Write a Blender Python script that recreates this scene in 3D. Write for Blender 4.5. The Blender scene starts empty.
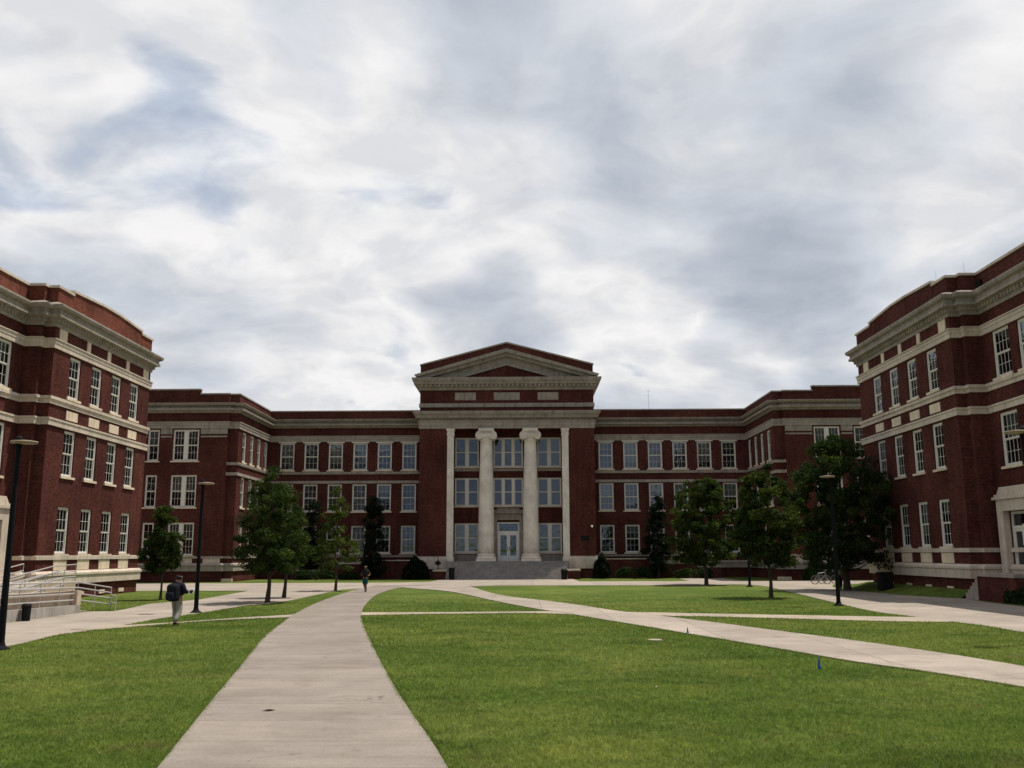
import bpy, math, random
import numpy as np
from mathutils import Vector, Matrix
random.seed(7); rng = np.random.default_rng(11)
S = bpy.context.scene
C = S.collection
PI = math.pi

# ------------------------------------------------------------------ camera
ZC = 2.4
pitch = math.atan(169/925.); yaw = math.radians(0.62); roll = math.radians(0.22)
fw = Vector((-math.sin(yaw)*math.cos(pitch), math.cos(yaw)*math.cos(pitch), math.sin(pitch)))
r0 = Vector((math.cos(yaw), math.sin(yaw), 0)); u0 = r0.cross(fw)
cr = r0*math.cos(roll)-u0*math.sin(roll); cu = u0*math.cos(roll)+r0*math.sin(roll)
cam = bpy.data.cameras.new('camera'); camo = bpy.data.objects.new('camera', cam); C.objects.link(camo)
m = Matrix.Identity(4)
for i in range(3):
    m[i][0] = cr[i]; m[i][1] = cu[i]; m[i][2] = -fw[i]
m[2][3] = ZC
camo.matrix_world = m
cam.sensor_width = 36; cam.lens = 925/1024*36; cam.clip_end = 6000; cam.clip_start = .1
S.camera = camo

# ------------------------------------------------------------------ node helpers
class NT:
    def __init__(s, tree):
        s.t = tree; s.n = tree.nodes; s.l = tree.links
    def node(s, typ, ins=None, **props):
        n = s.n.new(typ)
        for k, v in props.items(): setattr(n, k, v)
        for k, v in (ins or {}).items():
            if hasattr(v, 'is_output') or isinstance(v, bpy.types.NodeSocket): s.l.new(v, n.inputs[k])
            else: n.inputs[k].default_value = v
        return n
    def math(s, op, a, b=0.0, c=0.0):
        return s.node('ShaderNodeMath', {0: a, 1: b, 2: c}, operation=op).outputs[0]
    def mix(s, f, a, b, mode='MIX'):
        n = s.node('ShaderNodeMix', data_type='RGBA', blend_type=mode)
        for idx, v in ((0, f), (6, a), (7, b)):
            if isinstance(v, bpy.types.NodeSocket): s.l.new(v, n.inputs[idx])
            else: n.inputs[idx].default_value = v
        return n.outputs[2]
    def ramp(s, f, stops):
        n = s.node('ShaderNodeValToRGB', {0: f}); e = n.color_ramp.elements
        while len(e) < len(stops): e.new(.5)
        for el, (p, c) in zip(e, stops):
            el.position = p; el.color = c if len(c) == 4 else (*c, 1)
        return n.outputs[0]
    def noise(s, vec, scale, detail=4, rough=.55, dist=0.0):
        return s.node('ShaderNodeTexNoise', {'Vector': vec, 'Scale': scale, 'Detail': detail, 'Roughness': rough, 'Distortion': dist}).outputs[0]
    def scalevec(s, vec, sc):
        return s.node('ShaderNodeMapping', {0: vec, 3: sc}).outputs[0]

def newmat(name):
    mt = bpy.data.materials.new(name); mt.use_nodes = True
    for n in list(mt.node_tree.nodes): mt.node_tree.nodes.remove(n)
    t = NT(mt.node_tree)
    out = t.node('ShaderNodeOutputMaterial')
    b = t.node('ShaderNodeBsdfPrincipled'); t.l.new(b.outputs[0], out.inputs[0])
    t.b = b; t.out = out
    return mt, t
def rgb(*c): return (*c, 1)
def setin(t, k, v):
    if isinstance(v, bpy.types.NodeSocket): t.l.new(v, t.b.inputs[k])
    else: t.b.inputs[k].default_value = v
def bump(t, h, strength, dist=.02):
    n = t.node('ShaderNodeBump', {'Height': h, 'Strength': strength, 'Distance': dist}); t.l.new(n.outputs[0], t.b.inputs['Normal'])

def plain(name, col, rough=.6, var=.15, metal=0.0, scale=3.0):
    mt, t = newmat(name)
    pos = t.node('ShaderNodeNewGeometry').outputs['Position']
    n = t.noise(pos, scale, 5)
    a = rgb(*[c*(1-var) for c in col]); b = rgb(*[min(1, c*(1+var)) for c in col])
    setin(t, 'Base Color', t.mix(n, a, b)); setin(t, 'Roughness', rough); setin(t, 'Metallic', metal); setin(t, 'Specular IOR Level', .15 if max(col) < .1 else .35)
    return mt

def brick_mat(name, c1, c2, mortar):
    mt, t = newmat(name)
    g = t.node('ShaderNodeNewGeometry')
    p = t.node('ShaderNodeSeparateXYZ', {0: g.outputs['Position']})
    nn = t.node('ShaderNodeSeparateXYZ', {0: g.outputs['Normal']})
    sel = t.math('GREATER_THAN', t.math('ABSOLUTE', nn.outputs[0]), .6)
    u = t.math('ADD', t.math('MULTIPLY', p.outputs[1], sel), t.math('MULTIPLY', p.outputs[0], t.math('SUBTRACT', 1.0, sel)))
    v = t.node('ShaderNodeCombineXYZ', {0: u, 1: p.outputs[2]}).outputs[0]
    br = t.node('ShaderNodeTexBrick', {'Vector': v, 'Color1': rgb(*c1), 'Color2': rgb(*c2), 'Mortar': rgb(*mortar), 'Scale': 1.0,
                'Mortar Size': .006, 'Brick Width': .215, 'Row Height': .073, 'Bias': 0.0})
    big = t.noise(g.outputs['Position'], .35, 5, .6)
    f = t.ramp(big, [(.32, (.66, .64, .66)), (.68, (1.2, 1.2, 1.2))])
    mid = t.noise(t.scalevec(g.outputs['Position'], (2.2, 2.2, .35)), 1.2, 4, .6)
    f2 = t.ramp(mid, [(.35, (.8, .8, .82)), (.62, (1.06, 1.05, 1.04))])
    fine = t.noise(v, 6.0, 4, .75)
    f3 = t.ramp(fine, [(.3, (.66, .64, .64)), (.7, (1.36, 1.36, 1.36))])
    c = t.mix(1.0, br.outputs[0], f, 'MULTIPLY'); c = t.mix(1.0, c, f2, 'MULTIPLY'); c = t.mix(1.0, c, f3, 'MULTIPLY')
    setin(t, 'Base Color', c); setin(t, 'Roughness', .95); setin(t, 'Specular IOR Level', .06)
    bump(t, br.outputs[1], -.5, .01)
    return mt

def stone_mat(name, col, stain=.6, joint=True):
    mt, t = newmat(name)
    g = t.node('ShaderNodeNewGeometry')
    pos = g.outputs['Position']
    p = t.node('ShaderNodeSeparateXYZ', {0: pos}); nn = t.node('ShaderNodeSeparateXYZ', {0: g.outputs['Normal']})
    sel = t.math('GREATER_THAN', t.math('ABSOLUTE', nn.outputs[0]), .6)
    u = t.math('ADD', t.math('MULTIPLY', p.outputs[1], sel), t.math('MULTIPLY', p.outputs[0], t.math('SUBTRACT', 1.0, sel)))
    n1 = t.noise(pos, .9, 6, .65)
    n2 = t.noise(t.scalevec(pos, (3, 3, .5)), 1.3, 5, .65)
    n3 = t.noise(pos, 14, 4, .7)
    c = t.mix(t.ramp(n1, [(.35, (0, 0, 0)), (.65, (1, 1, 1))]), rgb(*[x*.82 for x in col]), rgb(*[min(1, x*1.1) for x in col]))
    dark = rgb(col[0]*.42, col[1]*.42, col[2]*.44)
    c = t.mix(t.math('MULTIPLY', t.ramp(n2, [(.5, (0, 0, 0)), (.72, (1, 1, 1))]), stain), c, dark)
    c = t.mix(1.0, c, t.ramp(n3, [(.3, (.84, .84, .84)), (.7, (1.12, 1.12, 1.12))]), 'MULTIPLY')
    if joint:
        fr = t.math('FRACT', t.math('MULTIPLY', u, 1/1.22))
        j = t.math('LESS_THAN', fr, .014)
        c = t.mix(t.math('MULTIPLY', j, .55), c, rgb(.1, .09, .08))
    setin(t, 'Base Color', c); setin(t, 'Roughness', .9); setin(t, 'Specular IOR Level', .12)
    bump(t, n3, .25, .01)
    return mt

M = {}
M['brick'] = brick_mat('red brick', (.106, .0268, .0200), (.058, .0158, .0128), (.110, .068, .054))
M['sunlit_brick'] = brick_mat('sunlit red brick', (.19, .052, .030), (.132, .036, .022), (.17, .115, .085))  # brighter copy of the red brick, with sunshine put into its colour
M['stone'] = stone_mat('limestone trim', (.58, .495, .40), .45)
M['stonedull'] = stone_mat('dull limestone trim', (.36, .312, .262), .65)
M['cornice'] = stone_mat('weathered cornice stone', (.33, .288, .24), .8)
M['column'] = stone_mat('column stone', (.74, .675, .59), .28, False)
M['pale'] = stone_mat('pale panel stone', (.70, .58, .43), .3, False)
M['step'] = stone_mat('step stone', (.34, .34, .335), .5)
M['white'] = plain('white painted wood', (.70, .67, .60), .5, .08)
M['doorwhite'] = plain('white door paint', (.84, .83, .79), .4, .04)
M['blind'] = plain('cream blind', (.52, .51, .44), .8, .06)
M['roof'] = plain('flat roof felt', (.16, .155, .15), .9)
M['inside'] = plain('plaster inside', (.45, .44, .41), .9)
M['lamp'] = plain('black lamp paint', (.004, .0045, .007), .8, .2)
M['lampplate'] = plain('lamp plate', (.24, .185, .125), .6, .15)
M['black'] = plain('black plastic', (.008, .008, .009), .7, .2)
M['steel'] = plain('galvanised rail', (.42, .40, .39), .5, .1, .25)
M['rubber'] = plain('tyre rubber', (.02, .02, .02), .8)
M['bluef'] = plain('blue flag', (.01, .09, .35), .6, .1)
M['greenf'] = plain('green wire', (.05, .30, .14), .6, .1)
M['skin'] = plain('skin', (.30, .17, .115), .6, .08)
M['skindark'] = plain('dark skin', (.16, .085, .055), .55, .08)
M['hair'] = plain('dark hair', (.018, .013, .011), .6)
M['navy'] = plain('navy cloth', (.012, .012, .026), .9, .25, scale=9)
M['maroon'] = plain('maroon cloth', (.09, .016, .022), .9, .2, scale=9)
M['khaki'] = plain('khaki cloth', (.27, .25, .21), .9, .12, scale=9)
M['teal'] = plain('teal cloth', (.012, .065, .078), .9, .2, scale=9)
M['darkcloth'] = plain('dark cloth', (.011, .011, .014), .9, .2, scale=9)
M['palecloth'] = plain('pale cloth', (.46, .47, .49), .9, .1, scale=9)
M['covercon'] = plain('pale cover concrete', (.30, .25, .18), .9, .2, scale=8)
M['paper'] = plain('white paper', (.74, .73, .72), .7, .04)
M['redstrap'] = plain('red strap', (.34, .05, .07), .8)
M['orange'] = plain('orange survey paint', (.55, .12, .05), .9, .2, scale=20)
M['bark'] = plain('bark', (.062, .046, .037), .95, .4, scale=12)
M['rust'] = plain('brown leaf', (.06, .04, .03), .9)
M['eye'] = plain('eye', (.03, .02, .02), .2)

def glass_mat():
    mt = bpy.data.materials.new('window glass'); mt.use_nodes = True
    for n in list(mt.node_tree.nodes): mt.node_tree.nodes.remove(n)
    t = NT(mt.node_tree); out = t.node('ShaderNodeOutputMaterial')
    pos = t.node('ShaderNodeNewGeometry').outputs['Position']
    h = t.noise(pos, 1.7, 2, .5)
    bp = t.node('ShaderNodeBump', {'Height': h, 'Strength': .35, 'Distance': .05}).outputs[0]
    gl = t.node('ShaderNodeBsdfGlossy', {'Color': rgb(.76, .86, 1.0), 'Roughness': .02, 'Normal': bp})
    tr = t.node('ShaderNodeBsdfTransparent', {'Color': rgb(.55, .6, .6)})
    fr = t.node('ShaderNodeFresnel', {'IOR': 1.75, 'Normal': bp}).outputs[0]
    f = t.math('ADD', t.math('MULTIPLY', fr, 1.15), .03)
    mx = t.node('ShaderNodeMixShader', {0: f, 1: tr.outputs[0], 2: gl.outputs[0]})
    t.l.new(mx.outputs[0], out.inputs[0])
    return mt
M['glass'] = glass_mat()

def leaf_mat(name, c1, c2, c3):
    mt, t = newmat(name)
    a = t.node('ShaderNodeAttribute', attribute_name='tint').outputs['Fac']
    c = t.ramp(a, [(0, c1), (.55, c2), (1, c3)])
    setin(t, 'Base Color', c); setin(t, 'Roughness', .75); setin(t, 'Specular IOR Level', .08)
    tr = t.node('ShaderNodeBsdfTranslucent', {0: t.mix(1.0, c, rgb(1.3, 1.5, .5), 'MULTIPLY')})
    mx = t.node('ShaderNodeMixShader', {0: .30, 1: t.b.outputs[0], 2: tr.outputs[0]})
    t.l.new(mx.outputs[0], t.out.inputs[0])
    return mt
M['leaf'] = leaf_mat('oak leaves', (.014, .025, .009), (.031, .050, .013), (.098, .114, .028))
M['leafy'] = leaf_mat('yellowish leaves', (.020, .033, .010), (.046, .066, .016), (.115, .132, .034))
M['leafd'] = leaf_mat('dark leaves', (.012, .022, .009), (.026, .043, .013), (.072, .090, .024))
M['needle'] = leaf_mat('dark evergreen', (.006, .010, .007), (.011, .018, .010), (.020, .031, .015))
M['hedge'] = leaf_mat('hedge leaves', (.012, .025, .010), (.024, .045, .014), (.05, .08, .024))

def grass_color(t, pos):
    n1 = t.noise(pos, .13, 5, .6); n2 = t.noise(pos, .75, 6, .65, .4); n3 = t.noise(t.scalevec(pos, (1, .6, 1)), 5.5, 5, .7)
    c = t.mix(t.ramp(n1, [(.42, (0, 0, 0)), (.58, (1, 1, 1))]), rgb(.092, .142, .024), rgb(.142, .182, .040))
    c = t.mix(t.math('MULTIPLY', t.ramp(n2, [(.50, (0, 0, 0)), (.70, (1, 1, 1))]), .55), c, rgb(.064, .120, .016))
    c = t.mix(t.math('MULTIPLY', t.ramp(n2, [(.30, (1, 1, 1)), (.43, (0, 0, 0))]), .50), c, rgb(.150, .135, .045))
    c = t.mix(1.0, c, t.ramp(n3, [(.3, (.68, .70, .66)), (.7, (1.25, 1.22, 1.2))]), 'MULTIPLY')
    n5 = t.noise(t.scalevec(pos, (.8, 1.6, 1)), .42, 7, .7, .8)
    c = t.mix(1.0, c, t.ramp(n5, [(.34, (.62, .70, .62)), (.47, (.98, .98, .96)), (.56, (1.04, 1.03, 1.0)), (.68, (1.42, 1.24, 1.2))]), 'MULTIPLY')
    return c, n3
mt, t = newmat('lawn'); pos = t.node('ShaderNodeNewGeometry').outputs['Position']
c, n3 = grass_color(t, pos)
n4 = t.noise(pos, 38, 3, .7)
c = t.mix(1.0, c, t.ramp(n4, [(.3, (.62, .64, .60)), (.7, (1.0, .98, .95))]), 'MULTIPLY')
setin(t, 'Base Color', c); setin(t, 'Roughness', .9); setin(t, 'Specular IOR Level', .1); bump(t, n4, .9, .04); M['lawn'] = mt
mt, t = newmat('grass blades'); pos = t.node('ShaderNodeNewGeometry').outputs['Position']
c, n3 = grass_color(t, pos)
a = t.node('ShaderNodeAttribute', attribute_name='tint').outputs['Fac']
c = t.mix(1.0, c, t.ramp(a, [(0, (1.28, 1.28, 1.15)), (.8, (1.58, 1.54, 1.45)), (.95, (1.8, 1.65, 1.55)), (1, (2.2, 1.85, 1.75))]), 'MULTIPLY')
setin(t, 'Base Color', c); setin(t, 'Roughness', .6); setin(t, 'Specular IOR Level', .25)
tr = t.node('ShaderNodeBsdfTranslucent', {0: c}); mx = t.node('ShaderNodeMixShader', {0: .5, 1: t.b.outputs[0], 2: tr.outputs[0]})
t.l.new(mx.outputs[0], t.out.inputs[0]); M['blade'] = mt

def concrete(name, col, jx, jy, ox=0.0):
    mt, t = newmat(name)
    pos = t.node('ShaderNodeNewGeometry').outputs['Position']
    p = t.node('ShaderNodeSeparateXYZ', {0: pos})
    n1 = t.noise(pos, .5, 6, .65); n2 = t.noise(t.scalevec(pos, (.45, 2.4, 1)), 1.1, 5, .65); n3 = t.noise(pos, 22, 4, .75)
    c = t.mix(t.ramp(n1, [(.35, (0, 0, 0)), (.66, (1, 1, 1))]), rgb(*[x*.84 for x in col]), rgb(*[x*1.1 for x in col]))
    c = t.mix(1.0, c, t.ramp(n2, [(.3, (.88, .875, .86)), (.65, (1.05, 1.05, 1.05))]), 'MULTIPLY')
    c = t.mix(1.0, c, t.ramp(n3, [(.25, (.82, .82, .82)), (.75, (1.13, 1.13, 1.13))]), 'MULTIPLY')
    sp = t.noise(pos, 3.1, 2, .5); c = t.mix(t.math('MULTIPLY', t.ramp(sp, [(.69, (0, 0, 0)), (.74, (1, 1, 1))]), .3), c, rgb(.14, .125, .11))
    for ax, sp in ((0, jx), (1, jy)):
        if not sp: continue
        q = t.math('MULTIPLY', t.math('ADD', p.outputs[ax], 100.0+ox), 1/sp)
        j = t.math('LESS_THAN', t.math('FRACT', q), .022/sp)
        c = t.mix(t.math('MULTIPLY', j, .75), c, rgb(.09, .08, .068))
        wn = t.node('ShaderNodeTexWhiteNoise', {'W': t.math('FLOOR', q)}, noise_dimensions='1D').outputs[0]
        c = t.mix(1.0, c, t.ramp(wn, [(0, (.92, .92, .92)), (1, (1.07, 1.065, 1.06))]), 'MULTIPLY')
    vo = t.node('ShaderNodeTexVoronoi', {'Vector': t.node('ShaderNodeVectorMath', {0: pos, 1: t.node('ShaderNodeTexNoise', {'Vector': pos, 'Scale': 1.1, 'Detail': 5.0}).outputs[1]}, operation='ADD').outputs[0], 'Scale': .22}, feature='DISTANCE_TO_EDGE').outputs[0]
    ck = t.math('MULTIPLY', t.math('LESS_THAN', vo, .0022), t.math('GREATER_THAN', n1, .52))
    c = t.mix(t.math('MULTIPLY', ck, .55), c, rgb(.07, .06, .05))
    st_ = t.noise(pos, .9, 7, .7)
    c = t.mix(1.0, c, t.ramp(st_, [(.34, (.84, .83, .81)), (.44, (1, 1, 1))]), 'MULTIPLY')
    setin(t, 'Base Color', c); setin(t, 'Roughness', .92); setin(t, 'Specular IOR Level', .15); bump(t, n3, .3, .01)
    return mt
M['pathA'] = concrete('path concrete', (.240, .207, .178), 0, 1.52)
M['pathB'] = concrete('walk concrete', (.33, .282, .238), 2.4, 2.4)
M['pathC'] = concrete('narrow walk concrete', (.35, .295, .235), 1.5, 0)

# ------------------------------------------------------------------ mesh helpers
class MB:
    def __init__(s): s.v = []; s.f = []; s.tint = None
    def add(s, vs, fs):
        o = len(s.v); s.v += [tuple(v) for v in vs]; s.f += [tuple(i+o for i in f) for f in fs]
    def box(s, x0, x1, y0, y1, z0, z1):
        s.add([(x0,y0,z0),(x1,y0,z0),(x1,y1,z0),(x0,y1,z0),(x0,y0,z1),(x1,y0,z1),(x1,y1,z1),(x0,y1,z1)],
              [(0,3,2,1),(4,5,6,7),(0,1,5,4),(1,2,6,5),(2,3,7,6),(3,0,4,7)])
    def obox(s, P, ud, u0, u1, o0, o1, z0, z1):   # box along a wall: u along, o outward
        n = (ud[1], -ud[0])
        q = lambda u, o, z: (P[0]+ud[0]*u+n[0]*o, P[1]+ud[1]*u+n[1]*o, z)
        s.add([q(u0,o1,z0),q(u1,o1,z0),q(u1,o0,z0),q(u0,o0,z0),q(u0,o1,z1),q(u1,o1,z1),q(u1,o0,z1),q(u0,o0,z1)],
              [(0,3,2,1),(4,5,6,7),(0,1,5,4),(1,2,6,5),(2,3,7,6),(3,0,4,7)])
    def tube(s, p0, p1, r0, r1=None, n=8, caps=True):
        r1 = r0 if r1 is None else r1
        p0 = Vector(p0); p1 = Vector(p1); d = (p1-p0)
        if d.length < 1e-6: return
        d.normalize(); a = d.orthogonal().normalized(); b = d.cross(a)
        vs = [p0+(a*math.cos(2*PI*i/n)+b*math.sin(2*PI*i/n))*r0 for i in range(n)] + [p1+(a*math.cos(2*PI*i/n)+b*math.sin(2*PI*i/n))*r1 for i in range(n)]
        fs = [(i,(i+1)%n,n+(i+1)%n,n+i) for i in range(n)]
        if caps: fs += [tuple(range(n-1,-1,-1)), tuple(range(n,2*n))]
        s.add(vs, fs)
    def poly(s, pts, rs, n=8):
        for a, b, ra, rb in zip(pts[:-1], pts[1:], rs[:-1], rs[1:]): s.tube(a, b, ra, rb, n)
    def lathe(s, cx, cy, prof, n=24):
        vs = []; fs = []
        for r, z in prof:
            vs += [(cx+r*math.cos(2*PI*i/n), cy+r*math.sin(2*PI*i/n), z) for i in range(n)]
        for k in range(len(prof)-1):
            fs += [(k*n+i, k*n+(i+1)%n, (k+1)*n+(i+1)%n, (k+1)*n+i) for i in range(n)]
        fs += [tuple(range(n-1,-1,-1)), tuple(range((len(prof)-1)*n, len(prof)*n))]
        s.add(vs, fs)
    def prism(s, P, ud, poly, o0, o1):   # polygon in (u,z) extruded from o0 (inner) to o1 (outer)
        n = (ud[1], -ud[0]); k = len(poly)
        q = lambda u, o, z: (P[0]+ud[0]*u+n[0]*o, P[1]+ud[1]*u+n[1]*o, z)
        vs = [q(u,o1,z) for u,z in poly]+[q(u,o0,z) for u,z in poly]
        fs = [tuple(range(k)), tuple(range(2*k-1,k-1,-1))]+[(i,k+i,k+(i+1)%k,(i+1)%k) for i in range(k)]
        s.add(vs, fs)
    def sweep(s, path, prof, closed_prof=True):
        pts = [Vector((p[0],p[1])) for p in path]; N = len(pts); k = len(prof)
        ns = []
        for a, b in zip(pts[:-1], pts[1:]):
            d = (b-a).normalized(); ns.append(Vector((d.y,-d.x)))
        vs = []
        for i in range(N):
            if i == 0: mv = ns[0]
            elif i == N-1: mv = ns[-1]
            else:
                mv = ns[i-1]+ns[i]; mv = mv/ (1+ns[i-1].dot(ns[i]))
            for o, z in prof: vs.append((pts[i].x+mv.x*o, pts[i].y+mv.y*o, z))
        fs = []
        kk = k if closed_prof else k-1
        for i in range(N-1):
            for j in range(kk):
                fs.append((i*k+j, (i+1)*k+j, (i+1)*k+(j+1)%k, i*k+(j+1)%k))
        if closed_prof: fs += [tuple(range(k-1,-1,-1)), tuple(range((N-1)*k, N*k))]
        s.add(vs, fs)
    def slab(s, poly, z0, z1):
        k = len(poly); vs = [(x,y,z1) for x,y in poly]+[(x,y,z0) for x,y in poly]
        area = sum(poly[i][0]*poly[(i+1)%k][1]-poly[(i+1)%k][0]*poly[i][1] for i in range(k))
        top = tuple(range(k)) if area > 0 else tuple(range(k-1,-1,-1))
        fs = [top]+[(i,k+i,k+(i+1)%k,(i+1)%k) if area > 0 else (i,(i+1)%k,k+(i+1)%k,k+i) for i in range(k)]
        s.add(vs, fs)
    def mesh(s, name, mat, smooth=False, origin=None):
        me = bpy.data.meshes.new(name)
        v = np.array(s.v, float)
        if origin is not None: v = v-np.array(origin)
        me.from_pydata(v.tolist(), [], s.f); me.materials.append(M[mat] if isinstance(mat, str) else mat)
        if smooth:
            for p in me.polygons: p.use_smooth = True
        me.update(); return me
    def build(s, name, mat, parent=None, smooth=False):
        v = np.array(s.v, float); lo = v.min(0); hi = v.max(0)
        org = np.array([(lo[0]+hi[0])/2, (lo[1]+hi[1])/2, lo[2]])
        o = bpy.data.objects.new(name, s.mesh(name, mat, smooth, org)); C.objects.link(o)
        attach(o, parent, org); return o
WORLD = {}
def attach(o, parent, loc, rz=0.0):
    loc = Vector(loc)
    WORLD[o] = loc; o.rotation_euler = (0, 0, rz)
    if parent is None: o.location = loc
    else:
        o.parent = parent; o.location = loc-WORLD[parent]
def thing(name, loc, label, cat, group=None):
    o = bpy.data.objects.new(name, None); C.objects.link(o); o.empty_display_size = .3; attach(o, None, loc)
    tag(o, label, cat, group); return o
def tag(o, label, cat, group=None):
    o['label'] = label; o['category'] = cat
    if group: o['group'] = group
    return o
def struct(o): o['kind'] = 'structure'; return o

# ------------------------------------------------------------------ window kinds (local: facing -Y, origin at opening bottom centre on the wall face)
WM = {}
def window_meshes(key, w, h, lights, cols, rows, sill=True, ears=False, mull=.26):
    if key in WM: return WM[key]
    fr = MB(); pn = MB(); y0, y1 = .07, .19
    fr.box(-w/2, -w/2+.09, y0, y1, 0, h); fr.box(w/2-.09, w/2, y0, y1, 0, h)
    fr.box(-w/2+.09, w/2-.09, y0, y1, h-.10, h); fr.box(-w/2+.09, w/2-.09, y0-.01, y1, 0, .09)
    iw = w-.18; lw = (iw-mull*(lights-1))/lights
    for i in range(lights):
        x0 = -w/2+.09+i*(lw+mull); x1 = x0+lw
        if i < lights-1: fr.box(x1, x1+mull, y0-.03, y1, .09, h-.10)
        zb, zt = .09, h-.10; zm = (zb+zt)/2
        for (a, b, yy) in ((zb, zm, .15), (zm, zt, .12)):      # two sashes, upper one forward
            st = .05
            fr.box(x0, x0+st, yy-.02, yy+.02, a, b); fr.box(x1-st, x1, yy-.02, yy+.02, a, b)
            fr.box(x0+st, x1-st, yy-.025, yy+.02, a, a+st); fr.box(x0+st, x1-st, yy-.02, yy+.02, b-st, b)
            for c in range(1, cols):
                xc = x0+st+(lw-2*st)*c/cols; fr.box(xc-.010, xc+.010, yy-.012, yy+.012, a+st, b-st)
            for r in range(1, rows):
                zc = a+st+(b-a-2*st)*r/rows; fr.box(x0+st, x1-st, yy-.0115, yy+.0115, zc-.010, zc+.010)
            pn.add([(x0+.03,yy+.003,a+.03),(x1-.03,yy+.003,a+.03),(x1-.03,yy+.003,b-.03),(x0+.03,yy+.003,b-.03)], [(0,1,2,3)])
    if ears:
        fr.box(-w/2-.16, w/2+.16, -.07, .0, h+.003, h+.11)
    d = {'frame': fr.mesh('window', 'white'), 'pane': pn.mesh('pane', 'glass')}
    if sill:
        sb = MB(); sb.box(-w/2-.14, w/2+.14, -.09, .20, -.13, -.004); d['sill'] = sb.mesh('sill', 'pale')
    for k, fc in enumerate((.32, .5, .72, .93)):
        bl = MB(); bl.box(-w/2+.10, w/2-.10, .235, .245, h-.09-(h-.19)*fc, h-.09); d['blind%d' % k] = bl.mesh('blind', 'blind')
    d['w'] = w; d['h'] = h
    WM[key] = d; return d
wr = random.Random(5)
def place_window(d, parent, P, ud, u, z, blind=None):
    n = (ud[1], -ud[0]); loc = (P[0]+ud[0]*u, P[1]+ud[1]*u, z); rz = math.atan2(n[1], n[0])+PI/2
    w = bpy.data.objects.new('window', d['frame']); C.objects.link(w); attach(w, parent, loc, rz)
    for part in ('pane', 'sill'):
        if part in d:
            o = bpy.data.objects.new(part, d[part]); C.objects.link(o); o.parent = w
    if blind is None: blind = wr.choice((None, None, None, 0, 1, 1, 2)) 
    if blind is not None and blind != -1:
        o = bpy.data.objects.new('blind', d['blind%d' % blind]); C.objects.link(o); o.parent = w
    return w

def facade(mb, P, ud, width, z0, z1, ops, depth=.24):
    n = (ud[1], -ud[0])
    q = lambda u, z, o=0.0: (P[0]+ud[0]*u+n[0]*o, P[1]+ud[1]*u+n[1]*o, z)
    us = sorted({0.0, width, *[o[0] for o in ops], *[o[1] for o in ops]}); zs = sorted({z0, z1, *[o[2] for o in ops], *[o[3] for o in ops]})
    for a, b in zip(us[:-1], us[1:]):
        for c, d in zip(zs[:-1], zs[1:]):
            mu, mz = (a+b)/2, (c+d)/2
            if any(o[0] < mu < o[1] and o[2] < mz < o[3] for o in ops): continue
            mb.add([q(a,c),q(b,c),q(b,d),q(a,d)], [(0,1,2,3)])
    for a, b, c, d in ops:
        mb.add([q(a,c),q(a,d),q(a,d,-depth),q(a,c,-depth)], [(0,1,2,3)]); mb.add([q(b,d),q(b,c),q(b,c,-depth),q(b,d,-depth)], [(0,1,2,3)])
        mb.add([q(a,d),q(b,d),q(b,d,-depth),q(a,d,-depth)], [(0,1,2,3)]); mb.add([q(b,c),q(a,c),q(a,c,-depth),q(b,c,-depth)], [(0,1,2,3)])
def seg(path, i):
    a, b = path[i], path[i+1]; L = math.hypot(b[0]-a[0], b[1]-a[1])
    return a, ((b[0]-a[0])/L, (b[1]-a[1])/L), L
def walls(mb, path, z0, z1, wins):
    """wins: {segment: [(u, z, kind)]}; cuts the openings and returns placement jobs"""
    jobs = []
    for i in range(len(path)-1):
        P, ud, L = seg(path, i); ops = []
        for (u, z, d, *bl) in wins.get(i, []):
            ops.append((u-d['w']/2, u+d['w']/2, z, z+d['h'])); jobs.append((d, P, ud, u, z, bl[0] if bl else None))
        facade(mb, P, ud, L, z0, z1, ops)
    return jobs

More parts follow.
